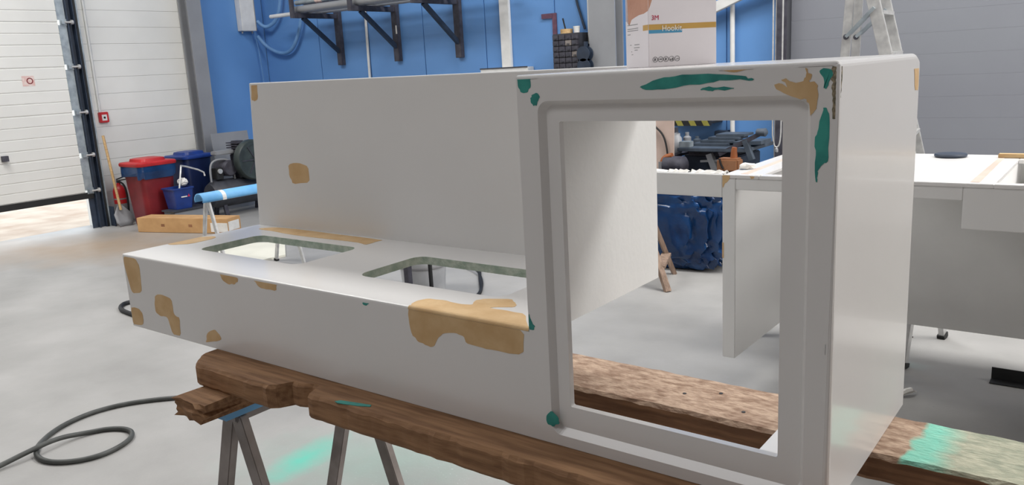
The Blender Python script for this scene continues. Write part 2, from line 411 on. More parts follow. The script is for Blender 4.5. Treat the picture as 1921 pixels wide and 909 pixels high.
# sectional door on the left
door = struct(MB().box((-9.56, 0.42, 3.36), (-9.50, 3.5, 3.42)).build('door_1', 'galv'), 'white sectional door, half raised')
def section_profile(h, n=4, x=-9.45):
    pts = [(x - 0.045, 0), (x - 0.008, 0), (x - 0.008, 0.003), (x, 0.010)]
    for i in range(1, n):
        c = h * i / n
        pts += [(x, c - 0.008), (x - 0.006, c - 0.003), (x - 0.006, c + 0.003), (x, c + 0.008)]
    pts += [(x, h - 0.010), (x - 0.008, h - 0.003), (x - 0.008, h), (x - 0.045, h)]
    return pts
secs = [(0.43, 0.868), (0.868, 1.364), (1.364, 1.882), (1.882, 2.376), (2.376, 2.872), (2.872, 3.36)]
for a, b in secs:
    prof = section_profile(b - a)
    mb = MB(); n = len(prof)
    vs = [(x, 0.5, a + zz) for x, zz in prof] + [(x, 3.27, a + zz) for x, zz in prof]
    mb.add(vs, [tuple(range(n)), tuple(reversed(range(n, 2*n)))] + [(i, n+i, n+(i+1) % n, (i+1) % n) for i in range(n)])
    p = mb.build('door_panel', 'whitepanel', door)
    MB().box((-9.49, 3.27, a + 0.03), (-9.443, 3.36, b - 0.03)).build('end_cap', 'galv', p)
MB().box((-9.49, 0.5, 0.36), (-9.445, 3.36, 0.43)).build('bottom_seal', 'black', door)
for hz in (0.45, 0.868, 1.364, 1.882, 2.376, 2.872):
    hb = MB().box((-9.443, 3.29, hz - 0.035), (-9.435, 3.37, hz + 0.035)).box((-9.435, 3.30, hz - 0.02), (-9.41, 3.34, hz + 0.02)).build('hinge', 'galv', door)
    MB().lathe([(0.012, 3.33), (0.012, 3.40), (0.026, 3.40), (0.026, 3.425)], (-9.415, 0, hz), 12, axis='y').build('roller', 'alu', hb)
MB().box((-9.49, 3.365, 0), (-9.41, 3.375, 3.4)).box((-9.49, 3.375, 0), (-9.48, 3.45, 3.4)).box((-9.49, 3.44, 0), (-9.41, 3.45, 3.4)).build('guide_track', 'navy', door)
MB().box((-9.47, 3.30, 0.0), (-9.462, 3.44, 0.42)).build('track_foot', 'navy', door)
MB().box((-9.47, 3.452, 0), (-9.405, 3.474, 3.4)).build('edge_seal', 'black', door)
MB().box((-9.55, 3.474, 0), (-9.40, 3.49, 3.4)).build('jamb_angle', 'galv', door)
st = MB().box((-9.4495, 2.79, 1.69), (-9.4485, 2.92, 1.80)).build('sticker', 'pinksticker', door, label='faded pink warning sticker')
lat = MB().lathe([(0.035, 0), (0.035, 0.001), (0.024, 0.001), (0.024, 0)], (-9.4487, 2.87, 1.745), 16, axis='x', cap=False).build('sticker_ring', 'darkred', st)
MB().box((-9.45, 2.44, 0.90), (-9.40, 2.50, 0.96)).build('door_lock', 'darksteel', door)

# grey gate on the right
gate = struct(MB().box((-2.2, 6.14, 4.3), (3.4, 6.2, 4.4)).box((-2.2, 6.188, 0.0), (3.4, 6.2, 4.3)).build('door_2', 'greygate'), 'grey slatted industrial gate on the right')
z = 0.0
while z < 4.28:
    MB().box((-2.15, 6.165, z + 0.0003), (3.38, 6.185, z + 0.1697)).build('gate_slat', 'greygate', gate, bevel=0)
    z += 0.17
MB().box((-2.245, 6.06, 0), (-2.225, 6.15, 4.4)).box((-2.225, 6.06, 0), (-2.16, 6.08, 4.4)).build('guide_rail', 'darksteel', gate)
MB().box((-2.262, 6.08, 0), (-2.25, 6.12, 4.4)).build('rail_edge', 'alu', gate)
def chain():
    t = thing('hoist_chain', 'thin hanging chain loop beside the dark gate rail', 'chain', (-2.19, 5.95, 0.8))
    MB().tube([(-2.235, 5.95, 4.2), (-2.235, 5.95, 0.95), (-2.215, 5.95, 0.80), (-2.185, 5.95, 0.78), (-2.16, 5.95, 0.82), (-2.15, 5.95, 0.97), (-2.15, 5.95, 4.2)], 0.007, 6, smooth=2).build('chain_loop', 'alu', t)
    MB().lathe([(0.004, 0), (0.016, 0.01), (0.016, 0.035), (0.004, 0.05)], (-2.19, 5.95, 0.735), 10).build('chain_weight', 'steel', t)
    MB().lathe([(0.05, -0.02), (0.09, -0.02), (0.09, 0.02), (0.05, 0.02)], (-2.19, 5.95, 4.2), 16, axis='y').box((-2.2, 5.95, 4.19), (-2.18, 6.14, 4.21)).build('chain_wheel', 'darksteel', t)
chain()

# ------------------------------------------------------------------ main counter moulding
L, W, ZB, ZS, ZT, D = 2.167, 0.581, 0.86, 1.095, 1.586, 0.53
T = 0.010; TD = 0.022
counter = thing('counter_moulding', 'large white fibreglass counter shell with two cut-outs and open box, on planks', 'counter', (-1.08, 0.26, ZB))
near = lambda a, b, e=1e-4: abs(a - b) < e
arc = []
for k in range(7):
    a = math.radians(-90 + 90 * k / 6)
    arc.append((D - 0.035 + 0.035 * math.cos(a), ZS + 0.013 + 0.035 * math.sin(a) ))
corner_poly = [(D - 0.2, ZS - 0.022 - 0.3), (D - 0.2, ZS - 0.022)] + arc + [(D + 0.1, ZS + 0.013), (D + 0.1, ZS - 0.322)]
def corner_cut(): return MB().prism(corner_poly, 'x', -L - 1, -W + 0.011)
# deck with basin cut-outs
me = solid(MB().box((-L, 0, ZB), (-W, D, ZS)), [
    (lambda c: near(c.y, 0) and near(c.z, ZS), 0.007), (lambda c: near(c.x, -L) and near(c.z, ZS), 0.006), (lambda c: near(c.x, -L, 2e-3) and near(c.y, 0, 2e-3), 0.005)])
holes = [(-1.985, -1.492, 0.150, 0.385), (-1.243, -0.765, 0.146, 0.383)]
cut = [MB().box((-L + T, T, ZB - 0.5), (-W + 0.5, D + 0.5, ZS - TD)), corner_cut()]
for x0, x1, y0, y1 in holes: cut.append(MB().prism(rrect(x0, x1, y0, y1, 0.035, 6), 'z', ZS - 0.2, ZS + 0.2))
me = boolean(me, cut)
deck = obj('basin_deck', me, ['gelcoat', 'cut_edge', 'raw_inner'], counter)
for p in me.polygons:
    c = p.center
    if abs(p.normal.z) < 0.5 and 0.1 < c.y < 0.42 and c.z > ZS - TD - 0.001 and -L + 0.05 < c.x < -W - 0.05: p.material_index = 1
    elif p.normal.z < -0.5 and c.z > ZS - TD - 0.003 or (near(c.y, T, 1e-3) and p.normal.y > 0.5): p.material_index = 2
# back panel
bp_poly = [(-L + 0.004, ZS - 0.03), (-W + 0.002, ZS - 0.03), (-W + 0.002, 1.590), (-2.123, 1.597)]
me = solid(MB().prism(bp_poly, 'y', D - 0.02, D), [(lambda c: c.z > 1.58, 0.004), (lambda c: c.x < -2.0 and ZS < c.z < 1.58, 0.004)], 2)
me = boolean(me, [corner_cut()])
obj('back_panel', me, 'gelcoat_matt', counter)
# box with framed opening
me = solid(MB().box((-W, 0, ZB), (0, D, ZT)), [
    (lambda c: near(c.y, D) and near(c.z, ZT), 0.028), (lambda c: near(c.x, 0) and near(c.z, ZT, 0.03) and c.y < D - 0.01, 0.010),
    (lambda c: near(c.x, 0) and near(c.y, 0, 0.02) and c.z < ZT - 0.02, 0.010),
    (lambda c: near(c.y, 0) and near(c.z, ZT, 0.012), 0.007)])
recess_o = rrect(-0.536, -0.040, 0.882, 1.538, 0.022, 6)
recess_i = rrect(-0.524, -0.048, 0.896, 1.530, 0.016, 6)
cut = [MB().box((-W + 0.012, 0.026, ZB - 0.5), (-T, D + 0.5, ZT - T)),
       MB().box((-W - 0.5, 0.026, ZB - 0.5), (-W + 0.2, D + 0.5, ZS - TD)),
       corner_cut(),
       MB().prism(recess_o, 'y', -0.0005, 0.012, recess_i),
       MB().prism(rrect(-0.497, -0.086, 0.942, 1.500, 0.004, 3), 'y', -0.2, 0.2)]
me = boolean(me, cut)
for p in me.polygons: p.material_index = 0
box_o = obj('framed_box', me, ['gelcoat', 'raw_inner'], counter)
for p in me.polygons:
    if p.normal.x > 0.9 and p.center.x < -W + 0.05 and p.center.y > 0.1: p.material_index = 1
fl = MB().box((-0.176, 0.026, ZB), (-0.01, D - 0.02, ZB + 0.006)).build('bottom_flange', 'gelcoat', counter)
# putty and filler patches
def chaikin(p, n=2):
    for _ in range(n):
        q = []
        for i in range(len(p)):
            a, b = p[i], p[(i+1) % len(p)]
            q += [(a[0]*.86 + b[0]*.14, a[1]*.86 + b[1]*.14), (a[0]*.5 + b[0]*.5 + random.uniform(-.0022, .0022), a[1]*.5 + b[1]*.5 + random.uniform(-.0022, .0022)), (a[0]*.14 + b[0]*.86, a[1]*.14 + b[1]*.86)]
        p = q
    return p
PATCHES = [
    ('p','F',[(-2.1496,1.0995),(-2.0857,1.0873),(-2.0676,1.0657),(-2.0758,0.9859),(-2.0879,0.9775),(-2.1345,0.9705),(-2.1463,0.9986),(-2.1615,1.0665)]),
    ('p','F',[(-2.1646,0.9194),(-2.1133,0.9232),(-2.0927,0.9089),(-2.0987,0.8701),(-2.1655,0.8644)]),
    ('p','F',[(-2.001,0.9796),(-1.966,0.9882),(-1.9086,0.9812),(-1.9076,0.9327),(-1.8779,0.9268),(-1.8853,0.8691),(-1.929,0.8673),(-1.9441,0.9145),(-1.9519,0.9196),(-1.9852,0.9163),(-2.0109,0.9258),(-2.0103,0.9522)]),
    ('p','F',[(-1.754,0.8702),(-1.7443,0.8943),(-1.7288,0.9076),(-1.6978,0.9184),(-1.6766,0.9051),(-1.6717,0.8912),(-1.7233,0.8778)]),
    ('p','F',[(-1.6373,1.0936),(-1.5775,1.0932),(-1.5529,1.0855),(-1.5549,1.076),(-1.5719,1.0662),(-1.5993,1.0625),(-1.628,1.0722)]),
    ('p','F',[(-1.4835,1.0925),(-1.3844,1.093),(-1.3885,1.0705),(-1.4369,1.0699),(-1.4645,1.0732)]),
    ('p','F',[(-0.9123,1.0924),(-0.8312,1.0874),(-0.7443,1.0898),(-0.6624,1.0911),(-0.5931,1.0866),(-0.5982,1.0357),(-0.6747,1.0331),(-0.7114,1.0335),(-0.7489,1.0357),(-0.754,1.0501),(-0.7772,1.0543),(-0.8128,1.0476),(-0.8297,1.0345),(-0.8432,1.0119),(-0.8661,1.0108),(-0.8911,1.0155),(-0.9085,1.0288),(-0.9147,1.0583)]),
    ('p','T',[(-0.9091,-0.0015),(-0.9251,0.0371),(-0.9141,0.0659),(-0.8684,0.0723),(-0.8166,0.065),(-0.7879,0.0729),(-0.805,0.1041),(-0.794,0.1232),(-0.7361,0.1494),(-0.7081,0.1263),(-0.6921,0.1022),(-0.7311,0.0824),(-0.7396,0.0718),(-0.6992,0.0736),(-0.6418,0.0725),(-0.5791,-0.0081),(-0.5789,-0.0186),(-0.6578,-0.0055),(-0.7345,-0.011),(-0.8152,-0.0167)]),
    ('p','T',[(-2.0924,0.451),(-2.0539,0.4969),(-1.932,0.5055),(-1.5062,0.4975),(-1.5094,0.4708),(-1.5059,0.4228),(-1.5644,0.439),(-1.8369,0.43),(-2.0027,0.4474)]),
    ('p','T',[(-2.171,0.1545),(-2.1747,0.2648),(-2.1287,0.3043),(-2.0906,0.2857),(-2.0854,0.1912),(-2.1353,0.151)]),
    ('p','B',[(-1.9537,1.3194),(-1.8984,1.3263),(-1.8501,1.3151),(-1.8507,1.2611),(-1.9396,1.252),(-1.9551,1.279)]),
    ('p','B',[(-2.1095,1.5967),(-2.076,1.5974),(-2.0805,1.5433),(-2.1004,1.5346),(-2.118,1.5386)]),
    ('g','F',[(-0.3246,1.5574),(-0.295,1.5684),(-0.2648,1.5722),(-0.2241,1.5746),(-0.1821,1.573),(-0.1416,1.5689),(-0.1284,1.5647),(-0.1297,1.561),(-0.1684,1.5635),(-0.1959,1.5606),(-0.2386,1.558),(-0.2741,1.5524),(-0.3045,1.5519),(-0.3168,1.5536)]),
    ('g','F',[(-0.2157,1.5495),(-0.21,1.5532),(-0.1904,1.5527),(-0.1589,1.5513),(-0.1589,1.55),(-0.189,1.5493),(-0.1988,1.5475)]),
    ('g','F',[(-0.5783,1.5851),(-0.5411,1.5846),(-0.5299,1.5848),(-0.5489,1.5795),(-0.5479,1.5645),(-0.5561,1.5541),(-0.5714,1.5545),(-0.5773,1.5653)]),
    ('g','F',[(-0.5503,1.5434),(-0.5469,1.5494),(-0.5354,1.5536),(-0.5284,1.5459),(-0.5324,1.54),(-0.5368,1.5295),(-0.5443,1.5296),(-0.5496,1.5358)]),
    ('p','F',[(-0.1876,1.5834),(-0.126,1.582),(-0.1417,1.5777),(-0.163,1.5748)]),
    ('p','F',[(-0.0501,1.5783),(-0.0453,1.569),(-0.0392,1.5672),(-0.045,1.5568),(-0.0313,1.5533),(-0.03,1.5366),(-0.032,1.5213),(-0.0364,1.5122),(-0.0408,1.506),(-0.0428,1.5246),(-0.0476,1.5324),(-0.0647,1.5343),(-0.0838,1.5425),(-0.0968,1.5538),(-0.0872,1.5566),(-0.0744,1.5485),(-0.0857,1.5613),(-0.0778,1.5631),(-0.0714,1.5577),(-0.0527,1.5571),(-0.0483,1.5645)]),
    ('g','F',[(-0.0303,1.5729),(-0.0139,1.5746),(-0.0093,1.5661),(-0.0149,1.5573),(-0.0191,1.5454),(-0.0227,1.547),(-0.0225,1.5606)]),
    ('g','F',[(-0.0228,1.5151),(-0.0184,1.5196),(-0.0136,1.5089),(-0.0129,1.4813),(-0.0133,1.4409),(-0.0193,1.4376),(-0.0252,1.4312),(-0.0281,1.4216),(-0.0284,1.4105),(-0.0308,1.4088),(-0.0328,1.4278),(-0.0313,1.4531),(-0.034,1.4749),(-0.0296,1.4843)]),
    ('g','F',[(-0.061,1.5833),(-0.0053,1.5826),(-0.0053,1.5799),(-0.0563,1.5807)]),
    ('p','R',[(0.4799,1.5805),(0.5204,1.5808),(0.5264,1.5153),(0.4943,1.517)]),
    ('g','F',[(-0.5486,0.9165),(-0.5354,0.9304),(-0.5188,0.9189),(-0.517,0.9063),(-0.5323,0.8961),(-0.547,0.8992)]),
    ('g','F',[(-0.5793,1.1273),(-0.573,1.1093),(-0.5653,1.1011),(-0.5684,1.0927),(-0.5807,1.0924)]),
    ('g','F',[(-1.0629,1.0839),(-1.0396,1.0841),(-1.0509,1.077),(-1.061,1.0782)]),
    ('g','F',[(-0.0097,1.1573),(-0.0064,1.1553),(-0.006,1.1388),(-0.0086,1.1445)]),
]
for kind, plane, poly in PATCHES:
    poly = chaikin(poly, 1)
    if plane == 'F': poly = [(min(max(x, -L + 0.0055), -0.0102), min(max(zz, ZB + 0.0005), (ZT if x > -W else ZS) - 0.0075)) for x, zz in poly]
    if plane == 'T': poly = [(min(max(x, -L + 0.0065), -W - 0.0005), min(max(y, 0.0075), D - 0.021)) for x, y in poly]
    if plane == 'R': poly = [(min(y, D - 0.002), min(zz, ZT - 0.0285)) for y, zz in poly]
    if plane == 'B': poly = [(x, min(zz, 1.5895)) for x, zz in poly]
    # drop repeated points left by the clamping
    pp = []
    for q in poly:
        if not pp or (abs(q[0]-pp[-1][0]) + abs(q[1]-pp[-1][1])) > 2e-4: pp.append(q)
    poly = pp
    e = 0.0006
    # a filler touching the recess edge lies on the outer border only
    mb = MB()
    if plane == 'F': mb.prism(poly, 'y', -e, 0.0002)
    if plane == 'T': mb.prism(poly, 'z', ZS - 0.0002, ZS + e)
    if plane == 'B': mb.prism(poly, 'y', D - 0.02 - e, D - 0.0198)
    if plane == 'R': mb.prism(poly, 'x', -0.0002, e)
    mb.build('putty_patch' if kind == 'p' else 'filler_patch', 'putty' if kind == 'p' else 'green', counter)
# putty carried over the rounded deck edge
mb = MB(); vs = []
for k in range(6):
    a = math.radians(90 * k / 5); yy = 0.007 - 0.0076 * math.cos(a); zz = ZS - 0.007 + 0.0076 * math.sin(a)
    vs += [(-0.915, yy, zz), (-W - 0.001, yy, zz)]
mb.add(vs, [(2*k, 2*k+1, 2*k+3, 2*k+2) for k in range(5)]).build('putty_patch', 'putty', counter)
# chipped corner edge, following the rounded vertical edge
vs = []; NS = 18; rr = random.Random(12)
for i in range(NS):
    zz = ZT - 0.0085 - i * 0.0044; taper = 1.0 if i < 9 else max(0.15, 1 - (i - 8) / 9.5)
    a0 = 8 - rr.uniform(0, 26) * taper; a1 = 34 + 40 * taper + rr.uniform(-8, 8)
    for k in range(5):
        th = math.radians(a0 + (a1 - a0) * k / 4); e = 0.0105 + (0.0004 if k in (0, 4) else 0.0006)
        x = -0.010 + e * math.sin(th); y = 0.010 - e * math.cos(th)
        if th < 0: x = -0.010 + 0.010 * th * 1.1; y = -0.0006
        vs.append((x, y, zz + rr.uniform(-0.0008, 0.0008)))
MB().add(vs, [(5*i+k, 5*i+k+1, 5*i+k+6, 5*i+k+5) for i in range(NS - 1) for k in range(4)]).build('chipped_edge', 'chip', counter)

# ------------------------------------------------------------------ printed carton on the box
def carton():
    C = Vector((-0.463, 0.30, ZT)); u = Vector((0.620, 0.785, 0)).normalized(); l = Vector((-u.y, u.x, 0))
    wF, wL, H = 0.151, 0.118, 0.21
    t = thing('printed_carton', 'white abrasive disc carton with tan stripe and torn corner, on the box top', 'carton', C + u*wF/2 + l*wL/2)
    P = lambda a, b, h: C + u*a + l*b + Vector((0, 0, h))
    mb = MB()
    for q in (((0, 0), (wF, 0)), ((wF, 0), (wF, wL)), ((wF, wL), (0, wL))):
        (a, b), (c, d) = q
        mb.add([P(a, b, 0.001), P(c, d, 0.001), P(c, d, H), P(a, b, H)], [(0, 1, 2, 3)])
    mb.add([P(0, 0, 0.001), P(wF, 0, 0.001), P(wF, wL, 0.001), P(0, wL, 0.001)], [(0, 1, 2, 3)])
    # torn left side: stops in a ragged line
    rag = [(0.0, 0.112), (0.02, 0.108), (0.045, 0.107), (0.065, 0.104), (0.085, 0.100), (0.098, 0.088), (0.105, 0.092), (0.112, 0.098), (wL, 0.098)]
    n = len(rag)
    mb.add([P(0, b, 0.001) for b, h in rag] + [P(0, b, h) for b, h in rag], [(i, i+1, n+i+1, n+i) for i in range(n-1)])
    body = mb.build('carton_body', 'carton', t)
    md = body.modifiers.new('thickness', 'SOLIDIFY'); md.thickness = 0.0015; md.offset = 0
    torn = [(0.0015, 0.10), (0.104, 0.082), (0.110, 0.10), (0.113, 0.15), (0.108, 0.20), (0.0015, 0.206)]
    MB().add([P(0.0016, b, h) for b, h in torn] + [P(0.0026, b, h) for b, h in torn], [tuple(range(6)), tuple(range(11, 5, -1))] + [(i, (i+1) % 6, 6+(i+1) % 6, 6+i) for i in range(6)]).build('torn_layer', 'torn', t, label='bare brown cardboard under the torn print')
    # torn wedge running onto the front
    wedge = [(0.0, 0.113), (0.004, 0.122), (0.009, 0.135), (0.012, 0.150), (0.016, 0.175), (0.018, 0.208), (0.0, 0.208)]
    MB().add([P(a, -0.0009, h) for a, h in wedge] + [P(a, -0.0005, h) for a, h in wedge], [tuple(range(7)), tuple(range(13, 6, -1))] + [(i, (i+1) % 7, 7+(i+1) % 7, 7+i) for i in range(7)]).build('torn_layer', 'torn', t)
    def fr(a0, a1, h0, h1, m, name, off=0.0010): # print on the front
        MB().add([P(a0, -off, h0), P(a1, -off, h0), P(a1, -off, h1), P(a0, -off, h1)], [(0, 1, 2, 3)]).build(name, m, t)
    def sd(b0, b1, h0, h1, m, name, off=0.0010):
        MB().add([P(-off, b0, h0), P(-off, b1, h0), P(-off, b1, h1), P(-off, b0, h1)], [(0, 1, 2, 3)]).build(name, m, t)
    fr(0.0, wF, 0.0740, 0.0850, 'print_tan', 'tan_stripe')
    sd(0.0, 0.026, 0.0740, 0.0850, 'print_tan', 'tan_stripe')
    fr(0.0, 0.074, 0.0670, 0.0740, 'print_blue', 'blue_stripe')
    lettering('3M', 0.0135, P(0.006, -0.0011, 0.0935), u, (0, 0, 1), 'print_red', t, 1.0, 'logo_lettering')
    lettering('Hookit', 0.0165, P(0.0285, -0.0014, 0.0710), u, (0, 0, 1), 'print_white', t, 0.95, 'product_lettering')
    for k, a in enumerate((0.0135, 0.0255, 0.0375, 0.0500, 0.0625)):
        pts = [P(a + 0.0052*math.cos(2*PI*i/20), -0.0011, 0.0150 + 0.0052*math.sin(2*PI*i/20)) for i in range(21)]
        ring = MB().tube(pts, 0.00035, 5).build('safety_icon', 'print_black', t)
        g = MB()
        if k in (0, 2): g.add([P(a-0.0022, -0.0012, 0.0125), P(a+0.0004, -0.0012, 0.0125), P(a+0.001, -0.0012, 0.0165), P(a-0.0012, -0.0012, 0.0180)], [(0, 1, 2, 3)])
        elif k == 1: g.add([P(a-0.003, -0.0012, 0.0142), P(a+0.003, -0.0012, 0.0142), P(a+0.0025, -0.0012, 0.0160), P(a-0.0025, -0.0012, 0.0160)], [(0, 1, 2, 3)])
        elif k == 3: g.add([P(a-0.003, -0.0012, 0.0120), P(a-0.001, -0.0012, 0.0120), P(a-0.001, -0.0012, 0.0150), P(a-0.003, -0.0012, 0.0150), P(a+0.001, -0.0012, 0.012), P(a+0.003, -0.0012, 0.012), P(a+0.003, -0.0012, 0.0165), P(a+0.001, -0.0012, 0.0165)], [(0, 1, 2, 3), (4, 5, 6, 7)])
        else: g.add([P(a-0.003, -0.0012, 0.0130), P(a+0.003, -0.0012, 0.0145), P(a+0.003, -0.0012, 0.0155), P(a-0.003, -0.0012, 0.0140)], [(0, 1, 2, 3)])
        g.build('icon_figure', 'print_black', ring)
    for b0, b1, h in ((0.052, 0.108, 0.0885), (0.050, 0.108, 0.0805), (0.050, 0.108, 0.0765), (0.092, 0.108, 0.0690), (0.045, 0.072, 0.0470), (0.045, 0.075, 0.0410), (0.055, 0.072, 0.0360), (0.088, 0.095, 0.0470), (0.085, 0.090, 0.0330), (0.080, 0.088, 0.0270)):
        sd(b0, b1, h, h + 0.0014, 'print_grey', 'print_line')
carton()

# ------------------------------------------------------------------ planks, timber, trestle
def rough_plank(name, m, x0, x1, y0, y1, z0, z1, label, nx=60, front=None, jag=0.004, mtop=None, seed=1):
    rnd = random.Random(seed); vs = []; rows = []
    for i in range(nx + 1):
        x = x0 + (x1 - x0) * i / nx
        f = (front(x) if front else y0) + rnd.uniform(-jag, jag) * 0.5
        b = y1 + rnd.uniform(-jag, jag) * 0.5
        bev = 0.006 + rnd.random() * 0.004
        ring = [(x, f + bev*0.6, z0), (x, f, z0 + bev), (x, f + rnd.uniform(-jag, jag)*0.4, z1 - bev), (x, f + bev, z1), (x, b - bev, z1), (x, b, z1 - bev), (x, b, z0 + bev), (x, b - bev, z0)]
        if i in (0, nx): ring = [(x + rnd.uniform(-0.006, 0.006), a, c) for _, a, c in ring]
        vs += ring
    fs = []
    for i in range(nx):
        for k in range(8): fs.append((i*8+k, i*8+(k+1) % 8, (i+1)*8+(k+1) % 8, (i+1)*8+k))
    fs += [tuple(range(7, -1, -1)), tuple(nx*8 + k for k in range(8))]
    o = MB().add(vs, fs).build(name, m, None)
    tag(o, label, 'plank'); return o
def front_edge(x):
    if x < -1.66: return -0.050 - (x + 1.70) * 1.2
    if x < -1.315: return -0.105
    if x < -1.30: return -0.105 + (x + 1.315) / 0.015 * 0.055
    if x < -1.205: return -0.050 - 0.01 * math.sin((x + 1.3) * 60)
    if x < -1.195: return -0.05 - (x + 1.205) / 0.01 * 0.045
    return -0.088
fp = rough_plank('timber_plank', 'timber', -1.705, 1.25, -0.09, 0.105, 0.797, 0.859, 'dark brown timber plank with splintered notch, under the counter front edge', 150, front_edge, 0.004, seed=3)
ps = MB().prism([(-1.098, -0.083), (-1.085, -0.086), (-1.03, -0.074), (-1.0, -0.062), (-1.005, -0.054), (-1.045, -0.062), (-1.09, -0.072)], 'z', 0.8585, 0.8602).build('paint_splash', 'green', fp)
rp = rough_plank('timber_plank', ['plank', 'timber_dark'], -1.72, 1.25, 0.272, 0.468, 0.805, 0.859, 'weathered plank with mint green overspray, under the back of the counter', 130, None, 0.004, seed=5)
for p in rp.data.polygons: p.material_index = 0 if p.normal.z > 0.6 else 1
for kx, ky in ((-0.42, 0.36), (-0.27, 0.33), (-0.35, 0.40), (0.32, 0.37)):
    MB().lathe([(0.0045, 0.8585), (0.0045, 0.8600)], (kx, ky, 0), 8).build('nail_hole', 'black', rp)
def rough_block(name, m, c, size, label, cat, rot=0, seed=2, amp=0.006):
    rnd = random.Random(seed); bm = bmesh.new(); bmesh.ops.create_cube(bm, size=1)
    bmesh.ops.subdivide_edges(bm, edges=bm.edges, cuts=5, use_grid_fill=True)
    for v in bm.verts:
        v.co = Vector((v.co.x*size[0], v.co.y*size[1], v.co.z*size[2]))
        k = amp * (2.2 if abs(v.co.y) > size[1]*0.49 else 0.5)
        v.co += Vector((rnd.uniform(-k, k), rnd.uniform(-k, k), rnd.uniform(-amp, 0) * 0.5 if v.co.z > 0 else rnd.uniform(0, amp) * 0.5))
    me = bpy.data.meshes.new(name); bm.to_mesh(me); bm.free()
    me.transform(Matrix.Translation(Vector(c)) @ Matrix.Rotation(rot, 4, 'Z'))
    o = obj(name, me, m); tag(o, label, cat); return o
rough_block('bearer_block', 'timber', (-1.565, 0.165, 0.7715), (0.125, 0.70, 0.051), 'short brown timber bearer lying on the front trestle, broken end outwards', 'timber', 0.0, 4, 0.0035)

def trestle(name, label, p, q, ztop, splay, lw, mleg, mbeam, beam=(0.06, 0.05), zbr=0.22, wrap=None, group=None, foot=None, inset=0.0, lean=0.0):
    """A-leg trestle: beam from p to q (xy), legs splayed across it"""
    p = Vector((*p, 0)); q = Vector((*q, 0)); d = (q - p).normalized(); s = Vector((-d.y, d.x, 0))
    t = thing(name, label, 'trestle', (p + q) / 2, group)
    Z = Vector((0, 0, 1))
    MB().beam(p + Z*(ztop - beam[1]/2), q + Z*(ztop - beam[1]/2), beam[0], beam[1]).build('beam', mbeam, t, bevel=0.004)
    for e, base in ((1, p), (-1, q)):
        b = base + d * e * inset
        feet = []
        for sg in (-1, 1):
            top = b + s*sg*0.022 + Z*(ztop - beam[1] - 0.002); ft = b + s*sg*splay - d*e*lean
            leg = MB().beam(ft + Z*0.004, top + (top - ft) * 0.02, lw, lw*0.55, up=d).build('leg', mleg, t, bevel=0.002)
            feet.append((ft, top))
            if foot: MB().beam(ft, ft + (top - ft) * 0.03, lw*1.15, lw*0.8, up=d).build('rubber_foot', foot, leg)
        (f1, t1), (f2, t2) = feet; k = zbr / ztop
        MB().beam(f1 + (t1 - f1)*k, f2 + (t2 - f2)*k, lw*0.7, lw*0.4).build('cross_brace', mleg, t)
    if wrap: wrap(t, p, q, d, s)
    return t
def tape_wrap(t, p, q, d, s):
    MB().beam(p + Vector((0.008, -0.045, 0.735)), p + d*0.20 + Vector((0.008, 0, 0.735)), 0.098, 0.020).build('blue_wrap', 'foam', t, label='scrap of light blue foam on the beam')
trestle('metal_trestle', 'grey steel trestle with A-shaped legs under the left end of the planks', (-1.57, -0.07), (-1.57, 0.41), 0.744, 0.25, 0.046, 'steel_brown', 'steel_brown', (0.06, 0.05), 0.20, tape_wrap, None, 'black', 0.02)
trestle('metal_trestle', 'grey steel trestle under the right end of the planks', (0.95, -0.07), (0.95, 0.45), 0.797, 0.22, 0.046, 'steel_brown', 'steel_brown', (0.06, 0.05), 0.30, None, None, 'black', 0.02)

# ------------------------------------------------------------------ second counter behind
c2 = thing('counter_moulding', 'white counter shell with open frame standing behind the main one', 'counter', (-0.7, 2.55, 0.27))  # right end stretched out of view to block side light beneath it
MB().box((-2.7, 2.10, 1.0), (-1.067, 2.118, 1.10)).build('front_apron', 'gelcoat_matt', c2, bevel=0.003)
MB().box((-1.067, 2.10, 0.27), (-1.007, 2.96, 1.0845)).build('side_panel', 'gelcoat_matt', c2, bevel=0.003)
MB().box((-1.007, 2.1005, 1.036), (-0.14, 2.118, 1.0845)).build('front_apron', 'gelcoat_matt', c2, bevel=0.003)
MB().box((-0.14, 2.10, 0.93), (3.2, 2.118, 1.0845)).build('front_apron', 'gelcoat_matt', c2, bevel=0.003)
MB().box((-1.007, 2.97, 0.262), (3.2, 2.99, 1.085)).build('back_panel', 'raw_inner', c2)
MB().box((-1.067, 2.10, 1.085), (-0.905, 3.0, 1.10)).build('top_flange', 'gelcoat', c2, bevel=0.002)
MB().box((-0.905, 2.1005, 1.085), (-0.55, 2.16, 1.10)).build('top_flange', 'gelcoat', c2, bevel=0.002)
MB().box((-0.55, 2.1005, 1.085), (-0.045, 3.0, 1.10)).build('top_deck', 'gelcoat', c2, bevel=0.002)
MB().box((-0.045, 2.10, 1.085), (3.2, 2.15, 1.10)).build('top_flange', 'gelcoat', c2, bevel=0.002)
MB().box((-0.045, 2.83, 1.085), (3.2, 3.0, 1.10)).build('top_flange', 'gelcoat', c2, bevel=0.002)
MB().box((-2.7, 2.118, 1.085), (-1.09, 2.15, 1.10)).build('top_flange', 'gelcoat', c2, bevel=0.002)
MB().box((-0.045, 2.118, 0.945), (3.2, 2.97, 0.955)).build('tray_floor', 'gelcoat_matt', c2)
MB().box((-0.052, 2.118, 0.945), (-0.045, 2.97, 1.085)).build('tray_side', 'gelcoat_matt', c2)
MB().box((-1.4, 2.99, 0.95), (3.1, 3.42, 0.968)).build('rear_ledge', 'raw_inner', c2)
